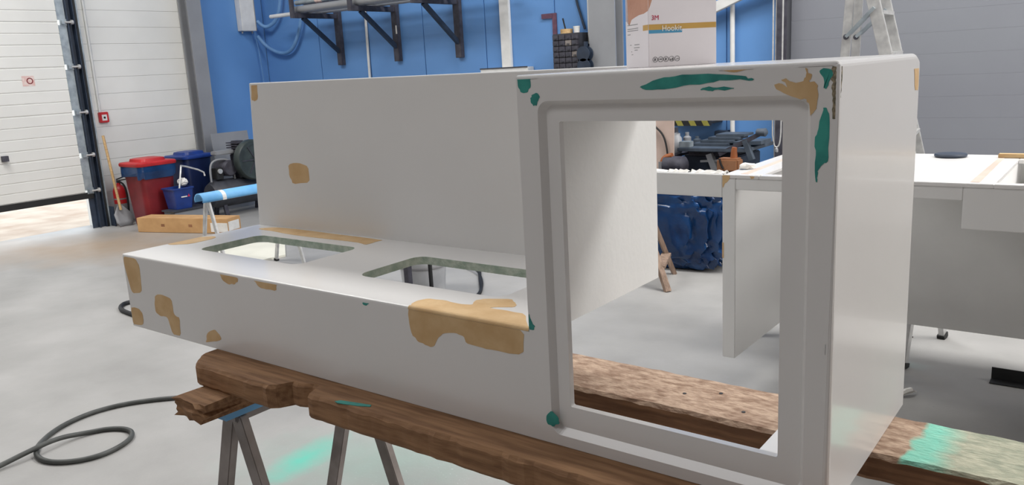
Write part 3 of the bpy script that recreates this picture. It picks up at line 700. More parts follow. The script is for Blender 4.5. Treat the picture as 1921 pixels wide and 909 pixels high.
MB().prism([(-1.066, 1.098), (-1.032, 1.098), (-1.034, 1.082), (-1.045, 1.068), (-1.055, 1.062), (-1.062, 1.045), (-1.066, 1.045)], 'y', 2.0992, 2.1002).build('putty_patch', 'putty', c2)
MB().prism([(-0.945, 1.0975), (-0.922, 1.0975), (-0.928, 1.088), (-0.938, 1.086)], 'y', 2.0992, 2.1002).build('putty_patch', 'putty', c2)
MB().box((-1.0672, 2.0992, 0.73), (-1.060, 2.1002, 0.80)).build('putty_patch', 'putty', c2)
MB().prism([(-0.125, 2.14), (-0.095, 2.14), (-0.105, 2.97), (-0.125, 2.97)], 'z', 1.0998, 1.1008).build('putty_patch', 'beige', c2)
MB().prism([(-1.0, 2.14), (-0.965, 2.14), (-0.99, 2.95), (-1.01, 2.95)], 'z', 1.0998, 1.1008).build('putty_patch', 'beige', c2)
MB().prism([(-0.93, 2.122), (-0.90, 2.122), (-0.905, 2.145), (-0.925, 2.145)], 'z', 1.0998, 1.1008).build('putty_patch', 'cream', c2)
tag(MB().lathe([(0.058, 0), (0.066, 0.003), (0.068, 0.010), (0.064, 0.015), (0.05, 0.013), (0.01, 0.013)], (-0.315, 2.895, 1.1005), 28).build('round_lid', 'navy', None, smooth=True), 'dark round plastic lid lying on the rear counter top', 'lid')
tag(MB().box((-0.128, 2.885, 1.1005), (0.9, 2.925, 1.118)).build('wooden_batten', 'wood', None, bevel=0.002), 'thin pale wooden batten lying along the rear counter top', 'batten')
# torn paper lying along the lip
for i, (xa, xb, h) in enumerate(((-1.50, -1.34, 0.020), (-1.335, -1.24, 0.014), (-1.225, -1.06, 0.016))):
    rnd = random.Random(20 + i); vs = []; n = 9
    for k in range(n + 1):
        x = xa + (xb - xa) * k / n
        hh = h * (0.25 + 0.75 * abs(math.sin(k * 1.3 + i))) if i != 0 else h * (1 - k / n * 0.8)
        vs += [(x, 2.122, 1.101), (x, 2.135, 1.101 + hh), (x, 2.150, 1.101 + hh * 0.5 + rnd.random() * 0.003), (x, 2.158, 1.101)]
    fs = [(4*k+j, 4*k+j+1, 4*k+j+5, 4*k+j+4) for k in range(n) for j in range(3)]
    tag(MB().add(vs, fs).build('paper_scrap', 'paper'), ['curled white paper scrap on the rear counter lip beside the inner wall', 'small white paper scrap in the middle of the rear counter lip', 'white paper scrap on the rear counter lip next to the flange'][i], 'paper', 'paper scraps on the rear counter lip')
rnd = random.Random(31); bm = bmesh.new(); bmesh.ops.create_icosphere(bm, subdivisions=2, radius=1)
for v in bm.verts:
    v.co = Vector((v.co.x*0.03, v.co.y*0.045, v.co.z*0.016)) * rnd.uniform(0.6, 1.3) + Vector((-1.035, 2.30, 1.112))
    v.co.z = max(v.co.z, 1.1012)
me = bpy.data.meshes.new('crumpled_paper'); bm.to_mesh(me); bm.free()
tag(obj('crumpled_paper', me, 'paper'), 'crumpled ball of white paper on the flange of the rear counter', 'paper')
trestle('metal_trestle', 'white steel trestle with black feet behind the rear counter', (-1.30, 3.46), (-0.46, 3.34), 0.949, 0.29, 0.05, 'alu', 'alu', (0.06, 0.05), 0.5, None, None, 'black', 0.0, 0.0)
t = thing('wooden_trestle', 'old grey-brown wooden trestle beside the blue foil bundle', 'trestle', (-2.5, 4.03, 0))
MB().beam((-3.6, 4.03, 0.72), (-2.50, 4.03, 0.72), 0.07, 0.09).build('beam', 'oldwood', t, bevel=0.004)
for xx, e in ((-2.56, 1), (-3.5, -1)):
    l1 = MB().beam((xx + e*0.37, 3.80, 0.0), (xx, 3.99, 0.72), 0.045, 0.03).build('leg', 'oldwood', t)
    l2 = MB().beam((xx + e*0.19, 4.27, 0.0), (xx, 4.07, 0.72), 0.045, 0.03).build('leg', 'oldwood', t)
    MB().beam((xx + e*0.29, 3.842, 0.16), (xx + e*0.148, 4.226, 0.16), 0.07, 0.022).build('cross_brace', 'oldwood', t)
# black angle bars on the floor
ab = MB().box((-0.115, 3.03, 0.002), (1.0, 3.10, 0.006)).box((-0.115, 3.096, 0.002), (1.0, 3.10, 0.062)).build('angle_bar', 'black'); tag(ab, 'black steel angle bar lying on the floor under the rear counter', 'bar')
tag(MB().tube([(-0.62, 3.56, 0.004), (-0.59, 3.55, 0.005), (-0.555, 3.555, 0.004)], 0.003, 6, smooth=1).build('wire_offcut', 'black'), 'tiny dark wire offcut on the floor below the rear counter', 'wire')
tag(MB().tube([(-0.50, 2.62, 0.006), (-0.44, 2.64, 0.008), (-0.40, 2.70, 0.03), (-0.375, 2.73, 0.012)], [0.003, 0.008, 0.014, 0.004], 6, smooth=1).build('plastic_strip', 'paper'), 'curled strip of clear plastic film on the shaded floor', 'film')

# ------------------------------------------------------------------ air hose on the floor
pts = [(-3.5, -0.06), (-3.50, 0.10), (-3.53, 0.24), (-3.52, 0.36), (-3.46, 0.46), (-3.36, 0.50), (-3.27, 0.46), (-3.22, 0.37), (-3.21, 0.27), (-3.26, 0.18), (-3.36, 0.115), (-3.48, 0.115), (-3.60, 0.18), (-3.71, 0.32), (-3.75, 0.48), (-3.72, 0.62), (-3.63, 0.75), (-3.50, 0.87), (-3.30, 1.00), (-2.9, 1.25), (-2.3, 1.7)]
P3 = []
for i, (x, y) in enumerate(pts):
    P3.append((x, y, 0.012 + (0.022 if i in (1, 2) else 0)))
P3 = [(-3.44, -0.50, 0.012)] + P3
tag(MB().tube(P3, 0.0115, 10, smooth=3).build('air_hose', 'hose', None, smooth=True), 'black rubber air hose looped on the floor left of the trestle', 'hose')
tag(MB().tube([(-4.6, 1.95, 0.016), (-5.2, 1.95, 0.016), (-5.55, 1.82, 0.016), (-5.68, 1.70, 0.016), (-5.56, 1.58, 0.016), (-5.32, 1.545, 0.016), (-4.9, 1.55, 0.016), (-4.2, 1.6, 0.016)], 0.016, 10, smooth=3).build('air_hose', 'black', None, smooth=True), 'bend of thick black hose showing past the left end of the counter', 'hose')

# ------------------------------------------------------------------ things seen through the basin cut-outs
t = thing('plastic_pail', 'pale grey plastic pail standing on the floor behind the counter', 'pail', (-3.80, 3.02, 0))
MB().lathe([(0.155, 0.0), (0.185, 0.36), (0.195, 0.36), (0.195, 0.385), (0.178, 0.385), (0.150, 0.02)], (-3.80, 3.02, 0), 30, cap=False).lathe([(0.001, 0.004), (0.155, 0.004)], (-3.80, 3.02, 0), 30, cap=False).build('pail_body', 'pail', t, smooth=True)
MB().lathe([(0.176, 0.20), (0.180, 0.205), (0.180, 0.225), (0.178, 0.23)], (-3.80, 3.02, 0), 30, cap=False).build('pail_band', 'print_grey', t, smooth=True)
t = thing('steel_stand', 'dark steel stand with castors in front of the grey pail', 'stand', (-3.62, 2.72, 0))
MB().box((-3.64, 2.66, 0.075), (-3.60, 2.70, 0.95)).build('post', 'darksteel', t)
MB().box((-3.50, 2.76, 0.075), (-3.48, 2.78, 0.95)).build('post', 'black', t)
MB().box((-3.70, 2.60, 0.055), (-3.34, 2.84, 0.075)).build('base_plate', 'darksteel', t)
for a, b in ((-3.66, 2.64), (-3.66, 2.80), (-3.38, 2.64), (-3.38, 2.80)):
    MB().lathe([(0.001, -0.012), (0.027, -0.012), (0.027, 0.012), (0.001, 0.012)], (a, b, 0.0275), 14, axis='y').build('castor', 'black', t)
MB().box((-3.70, 2.60, 0.93), (-3.34, 2.84, 0.95)).build('top_plate', 'darksteel', t)
tag(MB().tube([(-3.30, 2.92, 0.014), (-3.35, 3.15, 0.014), (-3.62, 3.45, 0.014), (-3.95, 3.85, 0.014), (-4.1, 4.3, 0.014)], 0.013, 8, smooth=3).build('floor_cable', 'black', None, smooth=True), 'thick black cable on the floor right of the pail', 'cable')
tag(MB().tube([(-3.22, 2.95, 0.008), (-3.34, 3.10, 0.008), (-3.50, 3.35, 0.008), (-3.75, 3.60, 0.034), (-3.98, 3.7, 0.008), (-4.3, 3.8, 0.008)], 0.007, 8, smooth=3).build('floor_cable', 'black', None, smooth=True), 'thin black cable crossing the thick one on the floor', 'cable')
cb = MB().prism([(-5.86, 3.33), (-6.35, 3.70), (-7.1, 3.34), (-6.1, 2.62), (-5.92, 2.75)], 'z', 0.001, 0.02).build('cream_board', 'cream')
tag(cb, 'cream hardboard sheet lying on the floor beyond the left cut-out', 'board')

# ------------------------------------------------------------------ left corner clutter
def foam_wrap(t, p, q, d, s):
    Z = Vector((0, 0, 1)); z = 0.695
    prof = [(0.052*math.cos(a), 0.045*math.sin(a)) for a in [math.radians(200 - 220*k/10) for k in range(11)]]
    vs = []
    for base in (p - d*0.05, q + d*0.02):
        vs += [base + s*a + Z*(z + b) for a, b in prof]
    n = len(prof)
    o = MB().add(vs, [(i, i+1, n+i+1, n+i) for i in range(n-1)]).build('foam_sleeve', 'foam', t, smooth=True, label='light blue foam sleeve over the beam')
    md = o.modifiers.new('thickness', 'SOLIDIFY'); md.thickness = 0.012; md.offset = 1
    for k in (0.13, 0.58):
        c = p + d*k; vs = []
        for base in (c, c + d*0.035): vs += [base + s*a*1.16 + Z*(z + b*1.18) for a, b in prof]
        oo = MB().add(vs, [(i, i+1, n+i+1, n+i) for i in range(n-1)]).build('tape_band', 'white', o)
        md = oo.modifiers.new('thickness', 'SOLIDIFY'); md.thickness = 0.004; md.offset = 1
trestle('metal_trestle', 'small steel trestle with light blue foam sleeve, left of the back panel', (-5.60, 2.42), (-5.60, 3.20), 0.72, 0.20, 0.035, 'alu', 'alu', (0.05, 0.05), 0.25, foam_wrap, None, 'black', 0.02)

def lcart():
    a = Vector((-8.62, 3.40, 0)); u = Vector((0.93, 0.30, 0)).normalized(); l = Vector((-u.y, u.x, 0))
    t = thing('long_cardboard_box', 'long low brown cardboard box on the floor before the bins', 'box', a + u*0.6 + l*0.1)
    P = lambda x, y, z: a + u*x + l*y + Vector((0, 0, z))
    def bx(x0, x1, y0, y1, z0, z1): 
        return MB().add([P(x0,y0,z0),P(x1,y0,z0),P(x1,y1,z0),P(x0,y1,z0),P(x0,y0,z1),P(x1,y0,z1),P(x1,y1,z1),P(x0,y1,z1)], [(0,3,2,1),(4,5,6,7),(0,1,5,4),(1,2,6,5),(2,3,7,6),(3,0,4,7)])
    bx(0, 1.24, 0, 0.23, 0.002, 0.165).build('box_body', 'cardboard', t, bevel=0.004)
    bx(1.02, 1.244, -0.003, 0.0005, 0.02, 0.12).build('paper_label', 'paper', t)
    bx(1.2405, 1.243, 0.02, 0.2, 0.03, 0.13).build('paper_label', 'paper', t)
    bx(0.0, 1.24, 0.113, 0.117, 0.1645, 0.1656).build('flap_seam', 'brown', t)
    for xx in (0.34, 0.72): bx(xx, xx + 0.05, -0.001, 0.0003, 0.07, 0.10).build('print_mark', 'brown', t)
lcart()

def bin_(name, label, c, mb_body, mb_lid, wx, wy, h, liner=None, rot=0.0):
    c = Vector(c); t = thing(name, label, 'bin', c)
    R = Matrix.Rotation(rot, 3, 'Z')
    def ring(fx, fy, z, r=0.06):
        return [c + R @ Vector((x, y, z)) for x, y in rrect(-wx/2*fx, wx/2*fx, -wy/2*fy, wy/2*fy, r, 4)]
    n = len(ring(1, 1, 0))
    def loft(rings, cap0=True, cap1=True):
        mb = MB(); vs = [v for r in rings for v in r]
        fs = [(i*n+k, i*n+(k+1) % n, (i+1)*n+(k+1) % n, (i+1)*n+k) for i in range(len(rings)-1) for k in range(n)]
        if cap0: fs.append(tuple(reversed(range(n))))
        if cap1: fs.append(tuple((len(rings)-1)*n+k for k in range(n)))
        return mb.add(vs, fs)
    loft([ring(0.76, 0.76, 0.003), ring(0.78, 0.78, 0.03), ring(0.95, 0.95, h*0.86), ring(0.97, 0.97, h - 0.05)]).build('bin_body', mb_body, t, smooth=True)
    loft([ring(1.08, 1.08, h - 0.045), ring(1.10, 1.10, h - 0.035), ring(1.10, 1.10, h - 0.012), ring(1.05, 1.05, h), ring(0.72, 0.72, h + 0.005), ring(0.68, 0.68, h + 0.035), ring(0.55, 0.55, h + 0.042)]).build('bin_lid', mb_lid, t, smooth=True)
    if liner:
        rnd = random.Random(9); lo = [v + Vector((rnd.uniform(-.01, .01), rnd.uniform(-.01, .01), rnd.uniform(-0.03, 0.025))) for v in ring(1.03, 1.03, h - 0.17)]
        loft([lo, ring(1.06, 1.06, h - 0.11), ring(1.05, 1.05, h - 0.046)], False, False).build('bin_liner', liner, t, label='blue plastic sack folded over the rim')
    return t
bin_('wheeled_bin', 'dark red plastic bin with bright red lid and blue sack', (-8.935, 3.80, 0), 'darkred', 'red', 0.43, 0.46, 0.76, 'foil', 0.0)
bb = bin_('wheeled_bin', 'dark blue plastic bin behind the red one', (-9.12, 4.45, 0), 'binblue', 'caddy', 0.40, 0.42, 0.76, None, 0.1)

def extinguisher():
    c = (-9.42, 3.66, 0); t = thing('fire_extinguisher', 'red fire extinguisher standing against the white wall behind the shovel', 'extinguisher', c)
    MB().lathe([(0.07, 0.004), (0.078, 0.02), (0.078, 0.40), (0.06, 0.45), (0.025, 0.475), (0.02, 0.50)], c, 20).build('cylinder', 'red', t, smooth=True)
    MB().lathe([(0.022, 0.50), (0.022, 0.53)], c, 12).build('valve', 'darksteel', t)
    MB().beam((c[0], c[1]-0.02, 0.54), (c[0]+0.02, c[1]+0.11, 0.575), 0.02, 0.012).beam((c[0], c[1]-0.02, 0.525), (c[0]+0.02, c[1]+0.10, 0.53), 0.02, 0.012).build('handle', 'black', t)
    MB().tube([(c[0]+0.02, c[1], 0.52), (c[0]+0.09, c[1]+0.03, 0.47), (c[0]+0.095, c[1]+0.04, 0.30), (c[0]+0.09, c[1]+0.03, 0.12)], 0.011, 8, smooth=2).build('hose', 'black', t)
    for z0, z1 in ((0.30, 0.315), (0.17, 0.25), (0.10, 0.115)):
        MB().lathe([(0.0787, z0), (0.0787, z1)], c, 20, cap=False).build('printed_band', 'print_grey', t)
extinguisher()
def shovel():
    t = thing('shovel', 'long wooden-handled shovel leaning between door frame and extinguisher', 'shovel', (-9.1, 3.58, 0))
    MB().tube([(-9.34, 3.525, 1.08), (-9.26, 3.53, 0.55), (-9.21, 3.535, 0.20)], 0.016, 10, smooth=1).build('handle', 'wood', t, smooth=True)
    vs = []; 
    for i in range(6):
        z = 0.25 - i*0.048; x = -9.23 + i*0.012; w = 0.03 + 0.075*min(1, i/2)
        if i == 5: w = 0.07
        for k in range(5):
            s = (k - 2) / 2; vs.append((x - 0.025*(1 - s*s), 3.54 + i*0.004 + s*w, max(z, 0.003)))
    o = MB().add(vs, [(i*5+k, i*5+k+1, i*5+k+6, i*5+k+5) for i in range(5) for k in range(4)]).build('blade', 'steel', t, smooth=True)
    md = o.modifiers.new('thickness', 'SOLIDIFY'); md.thickness = 0.003
shovel()
tag(MB().box((-9.43, 3.492, 0.002), (-9.30, 3.504, 0.24)).build('dark_panel', 'navy', None, bevel=0.004), 'dark sheet offcut standing at the foot of the door frame', 'offcut')
def caddy():
    a = Vector((-8.5, 3.86, 0)); t = thing('grey_pallet', 'low grey plastic crate under the blue caddy', 'crate', a)
    MB().box((-8.62, 3.74, 0.004), (-8.40, 4.18, 0.18)).build('crate_body', 'steel', t, bevel=0.006)
    MB().box((-8.64, 3.72, 0.18), (-8.38, 4.20, 0.198)).build('crate_rim', 'darkgrey', t, bevel=0.004)
    t = thing('blue_caddy', 'square blue plastic caddy with small logo on the grey crate', 'caddy', (-8.55, 3.93, 0.2))
    rings = [(0.10, 0.20), (0.125, 0.43), (0.135, 0.43), (0.135, 0.445), (0.117, 0.445), (0.095, 0.22)]
    vs = []
    for r, z in rings: vs += [(-8.55 + x, 3.91 + y, z) for x, y in rrect(-r, r, -r, r, 0.015, 3)]
    n = 16
    MB().add(vs, [(i*n+k, i*n+(k+1) % n, (i+1)*n+(k+1) % n, (i+1)*n+k) for i in range(5) for k in range(n)] + [tuple(range(n)), tuple(5*n+k for k in range(n))]).build('caddy_body', 'caddy', t)
    MB().box((-8.4275, 3.87, 0.335), (-8.4255, 3.945, 0.347)).build('logo_text', 'print_white', t)
    MB().add([(-8.4265, 3.95, 0.335), (-8.4265, 3.985, 0.335), (-8.4265, 3.967, 0.37)], [(0, 1, 2)]).build('logo_mark', 'print_red', t)
    w = thing('bent_wand', 'bent pale metal wand standing in the blue caddy', 'wand', (-8.55, 3.88, 0.23))
    MB().tube([(-8.49, 3.85, 0.23), (-8.52, 3.97, 0.67), (-8.60, 4.02, 0.69), (-8.55, 4.27, 0.59), (-8.54, 4.275, 0.53)], 0.011, 8, smooth=1).build('wand_tube', 'alu', w, smooth=True)
    rnd = random.Random(4); bm = bmesh.new(); bmesh.ops.create_icosphere(bm, subdivisions=3, radius=1)
    for v in bm.verts: v.co = Vector((v.co.x*0.06, v.co.y*0.06, v.co.z*0.05)) * rnd.uniform(0.88, 1.08) + Vector((-8.55, 3.985, 0.500))
    me = bpy.data.meshes.new('rag_roll'); bm.to_mesh(me); bm.free()
    tag(obj('rag_roll', me, 'paper'), 'white cloth wad stuffed into the top of the blue caddy', 'cloth')
caddy()
def compressor():
    t = thing('air_compressor', 'dark workshop air compressor with round belt guard in the corner', 'compressor', (-8.6, 4.75, 0))
    MB().lathe([(0.02, -0.46), (0.13, -0.43), (0.17, -0.36), (0.17, 0.36), (0.13, 0.43), (0.02, 0.46)], (-8.6, 4.78, 0.28), 24, axis='y').build('tank', 'darkgrey', t, smooth=True)
    for y in (4.48, 5.08):
        for x in (-8.72, -8.48): MB().beam((x, y, 0.0), (x*0.6 - 8.6*0.4, y, 0.2), 0.05, 0.03).build('leg', 'darksteel', t)
    g = MB().lathe([(0.02, -0.05), (0.235, -0.05), (0.25, -0.03), (0.25, 0.05), (0.235, 0.07), (0.19, 0.07), (0.19, 0.062), (0.03, 0.062), (0.03, 0.075), (0.01, 0.075)], (-8.42, 4.88, 0.66), 32, axis='x').build('belt_guard', 'greendark', t, smooth=True)
    for k in range(6):
        a = k*PI/3; MB().beam((-8.352, 4.88 + 0.03*math.cos(a), 0.66 + 0.03*math.sin(a)), (-8.352, 4.88 + 0.19*math.cos(a), 0.66 + 0.19*math.sin(a)), 0.01, 0.012).build('guard_spoke', 'darksteel', g)
    MB().lathe([(0.09, -0.12), (0.10, -0.10), (0.10, 0.10), (0.085, 0.12)], (-8.62, 4.62, 0.58), 18, axis='x').build('motor', 'darksteel', t, smooth=True)
    hd = MB().box((-8.68, 4.74, 0.44), (-8.50, 4.92, 0.74)).build('crankcase', 'darkgrey', t, bevel=0.01)
    for k in range(5): MB().box((-8.70, 4.72, 0.75 + k*0.03), (-8.48, 4.90, 0.763 + k*0.03)).build('cooling_fin', 'darksteel', hd)
    MB().box((-8.66, 4.76, 0.74), (-8.52, 4.86, 0.90)).build('cylinder_head', 'darksteel', t, bevel=0.008)
    MB().tube([(-8.55, 4.36, 0.44), (-8.55, 4.36, 0.62), (-8.55, 4.42, 0.70), (-8.55, 4.60, 0.70), (-8.55, 4.68, 0.62), (-8.55, 4.69, 0.44)], 0.012, 8, smooth=2).build('handle_pipe', 'steel', t, smooth=True)
    MB().box((-8.62, 4.42, 0.46), (-8.52, 4.52, 0.60)).build('pressure_switch', 'black', t, bevel=0.006)
    MB().lathe([(0.001, 0.0), (0.03, 0.0), (0.03, 0.02), (0.001, 0.02)], (-8.52, 4.47, 0.56), 14, axis='x').build('pressure_gauge', 'alu', t)
    MB().box((-8.66, 4.46, 0.75), (-8.54, 4.72, 0.80)).build('air_filter', 'steel', t, bevel=0.01)
compressor()
t = tag(MB().beam((-8.98, 5.05, 0.002), (-9.10, 5.05, 0.98), 0.55, 0.012, up=(1, 0, 0)).build('grey_sheet', 'steel', None), 'grey metal sheet leaning behind the compressor', 'sheet')

t = thing('fire_alarm_box', 'small square red fire alarm call point on the white wall', 'alarm', (-9.6, 3.685, 1.28))
MB().box((-9.6, 3.63, 1.22), (-9.555, 3.74, 1.345)).build('alarm_body', 'red', t, bevel=0.006)
MB().box((-9.556, 3.655, 1.245), (-9.553, 3.715, 1.315)).build('glass_plate', 'white', t)
MB().lathe([(0.001, 0), (0.013, 0), (0.013, 0.004), (0.001, 0.004)], (-9.553, 3.685, 1.28), 12, axis='x').build('button', 'black', t)
tag(MB().tube([(-9.585, 3.655, 1.345), (-9.585, 3.655, 4.0)], 0.014, 10).build('conduit_pipe', 'white', None, smooth=True), 'white conduit pipe running up the wall from the alarm box', 'pipe')
tag(MB().box((-9.6, 4.30, 0.62), (-9.59, 4.40, 0.67)).build('wall_socket_plate', 'white', None, bevel=0.003), 'small white plate low on the clad wall', 'plate')

# ------------------------------------------------------------------ blue wall fittings
t = thing('wall_cabinet', 'narrow white metal cabinet high in the blue corner', 'cabinet', (-9.6, 5.83, 2.28))
MB().box((-9.6, 5.72, 2.29), (-9.48, 5.95, 3.4)).build('cabinet_body', 'white', t, bevel=0.006)
for y in (5.75, 5.91): MB().lathe([(0.012, -0.03), (0.012, 0)], (-9.54, y, 2.29), 8).build('cable_gland', 'steel', t)
MB().box((-9.482, 5.935, 2.30), (-9.474, 5.945, 3.38)).build('cabinet_hinge', 'steel', t)
tag(MB().tube([(-9.48, 5.97, 2.42), (-9.42, 6.0, 2.35), (-9.36, 6.04, 2.33), (-9.22, 6.08, 2.40), (-9.10, 6.08, 2.56), (-9.04, 6.08, 2.80), (-9.03, 6.08, 3.3)], 0.026, 10, smooth=2).build('wall_hose', 'hoseblue', None, smooth=True), 'pale blue hose hanging in a short loop beside the white cabinet', 'hose')
tag(MB().tube([(-9.50, 5.96, 2.22), (-9.42, 6.02, 2.08), (-9.25, 6.07, 1.98), (-9.05, 6.08, 1.96), (-8.90, 6.08, 2.03), (-8.76, 6.08, 2.20), (-8.66, 6.08, 2.42), (-8.64, 6.08, 2.7)], 0.026, 10, smooth=2).build('wall_hose', 'hoseblue', None, smooth=True), 'pale blue hose hanging in a long loop below the short one', 'hose')
tag(MB().tube([(-9.52, 5.93, 2.27), (-9.53, 5.99, 1.95), (-9.54, 6.02, 1.0), (-9.54, 6.02, 0.4)], 0.007, 6, smooth=1).build('wall_cable', 'hoseblue'), 'thin pale cable dropping from the white cabinet', 'cable')

def rack():
    for i, (x, zb) in enumerate(((-8.0, 1.755), (-6.96, 1.755), (-5.96, 1.748))):
        t = thing('rack_bracket', ['dark steel pipe rack bracket nearest the blue corner', 'dark steel pipe rack bracket in the middle, with white paint smear', 'dark steel pipe rack bracket nearest the white trunking'][i], 'bracket', (x, 6.15, zb), 'pipe rack brackets')
        MB().box((x - 0.045, 6.09, zb), (x + 0.045, 6.15, 2.46)).build('upright', 'darksteel', t, bevel=0.004)
        MB().box((x - 0.03, 5.42, 2.34), (x + 0.03, 6.09, 2.40)).build('arm', 'darksteel', t, bevel=0.004)
        MB().beam((x, 6.10, zb + 0.17), (x, 5.56, 2.345), 0.045, 0.045, up=(1, 0, 0)).build('diagonal_strut', 'navy', t)
        MB().box((x - 0.03, 5.39, 2.34), (x + 0.03, 5.42, 2.62)).build('end_stop', 'darksteel', t)
        if i == 1: MB().box((x + 0.02, 6.088, 2.08), (x + 0.044, 6.0895, 2.18)).build('paint_smear', 'paper', t)
    def pipe(y, z, r, x0, x1, m, label, end=None, tip=None):
        t = thing('stored_pipe', label, 'pipe', (x0, y, z), 'pipes on the wall rack')
        MB().tube([(x0, y, z), (x1, y, z)], r, 12).build('pipe_tube', m, t, smooth=True)
        if tip: MB().tube([(tip, y, z), (tip + 0.12, y, z)], r * 1.06, 12).build('red_marking', 'pinksticker', t, label='faded red marking ring')
    pipe(5.52, 2.445, 0.042, -8.12, -5.3, 'steel', 'thick grey steel pipe at the front of the wall rack')
    pipe(5.66, 2.44, 0.036, -8.3, -5.2, 'steel', 'grey steel pipe lying second from front on the rack')
    pipe(5.80, 2.435, 0.026, -8.95, -5.0, 'white', 'galvanised pipe sticking out furthest left of the rack')
    pipe(5.92, 2.43, 0.028, -8.4, -5.1, 'steel', 'thin grey pipe at the back of the wall rack')
    pipe(5.56, 2.53, 0.030, -8.10, -5.4, 'galv', 'pale pipe with faded red ring lying on top', None, -7.72)
    pipe(5.70, 2.51, 0.028, -8.1, -5.6, 'darksteel', 'dark pipe lying in the upper layer of the rack')
rack()
tag(MB().tube([(-7.49, 6.13, 2.40), (-7.53, 6.13, 0.3)], 0.017, 10).build('conduit_pipe', 'white', None, smooth=True), 'white conduit pipe on the blue wall below the pipe rack', 'pipe')
tag(MB().box((-5.35, 6.11, 1.605), (-5.22, 6.15, 4.0)).build('cable_trunking', 'white', None, bevel=0.004), 'wide white cable trunking running up the blue wall', 'trunking')
t = thing('junction_box', 'white junction box at the foot of the wide trunking', 'box', (-5.28, 6.08, 1.35))
MB().box((-5.60, 6.03, 1.35), (-4.94, 6.15, 1.605)).build('box_body', 'white', t, bevel=0.006)
MB().box((-5.60, 6.022, 1.60), (-4.94, 6.03, 1.612)).build('box_lip', 'darkgrey', t)
# square
t = thing('carpenter_square', 'rusty red steel square hanging on the blue wall', 'square', (-4.66, 6.13, 1.87))
MB().box((-4.665, 6.135, 1.86), (-4.615, 6.15, 2.14)).build('long_leg', 'rust', t)
MB().box((-4.80, 6.13, 2.09), (-4.665, 6.15, 2.14)).build('short_leg', 'rust', t)
def drawers():
    t = thing('drawer_cabinet', 'dark grey cabinet of small parts drawers on the blue wall', 'cabinet', (-4.45, 6.0, 1.35))
    x0, x1, y0, y1, z0, z1 = -4.545, -4.215, 5.94, 6.14, 1.38, 1.915
    MB().box((x0, y0 + 0.01, z0), (x1, y1, z1)).build('cabinet_body', 'darkgrey', t, bevel=0.004)
    rows, cols = 9, 4
    dw = (x1 - x0 - 0.02) / cols; dh = (z1 - z0 - 0.02) / rows
    for r in range(rows):
        for c in range(cols):
            xa = x0 + 0.01 + c*dw; za = z0 + 0.01 + r*dh
            d = MB().box((xa + 0.003, y0 - 0.012, za + 0.003), (xa + dw - 0.003, y0 + 0.012, za + dh - 0.003)).build('drawer', 'darksteel' if (r*7 + c*3) % 11 else 'steel_brown', t, bevel=0.002)
            MB().box((xa + dw*0.3, y0 - 0.02, za + 0.012), (xa + dw*0.7, y0 - 0.012, za + 0.022)).build('drawer_pull', 'darkgrey', d)
    tag(MB().lathe([(0.045, 0), (0.065, 0), (0.065, 0.045), (0.045, 0.045)], (-4.42, 6.03, 1.916), 20).build('tape_roll', 'wood', None, smooth=True), 'roll of beige tape lying on the drawer cabinet', 'tape')
    tag(MB().lathe([(0.03, 0), (0.034, 0.055), (0.036, 0.055), (0.036, 0.065), (0.002, 0.065)], (-4.29, 6.02, 1.916), 16).build('small_pot', 'white', None, smooth=True), 'small white pot standing on the drawer cabinet', 'pot')
    tag(MB().tube([(-4.425, 6.03, 1.925), (-4.455, 6.02, 2.07)], 0.008, 6).build('marker_pen', 'black'), 'dark marker pen standing up out of the tape roll', 'pen')
drawers()
tag(MB().tube([(-4.42, 6.13, 2.55), (-4.34, 6.13, 2.20), (-4.26, 6.13, 1.95)], 0.012, 6).build('leaning_rod', 'navy'), 'dark rod slanting down the blue wall behind the drawer cabinet', 'rod')
tag(MB().tube([(-4.19, 6.11, 1.80), (-4.19, 6.11, 4.0)], 0.021, 10).build('conduit_pipe', 'white', None, smooth=True), 'pale pipe on the blue wall next to the steel column', 'pipe')
t = thing('cable_reels', 'pair of dark cable reels hanging by the steel column', 'reel', (-4.145, 5.95, 1.6))
for zc in (1.58, 1.70):
    MB().lathe([(0.02, -0.04), (0.075, -0.04), (0.075, -0.03), (0.045, -0.03), (0.045, 0.03), (0.075, 0.03), (0.075, 0.04), (0.02, 0.04)], (-4.145, 5.93, zc), 18, axis='y').build('reel_drum', 'navy', t, smooth=True)
MB().box((-4.155, 5.93, 1.55), (-4.135, 5.98, 1.82)).build('hanger', 'navy', t)
tag(MB().tube([(-2.665, 6.12, 0.0), (-2.68, 6.12, 4.0)], 0.022, 10).build('conduit_pipe', 'white', None, smooth=True), 'pale vertical pipe on the blue wall right of the carton', 'pipe')
tag(MB().beam((-3.05, 6.08, 1.955), (-2.25, 6.04, 2.24), 0.05, 0.09).build('sloping_rail', 'white', None, bevel=0.004), 'bright white sloping rail on the blue wall behind the carton', 'rail')

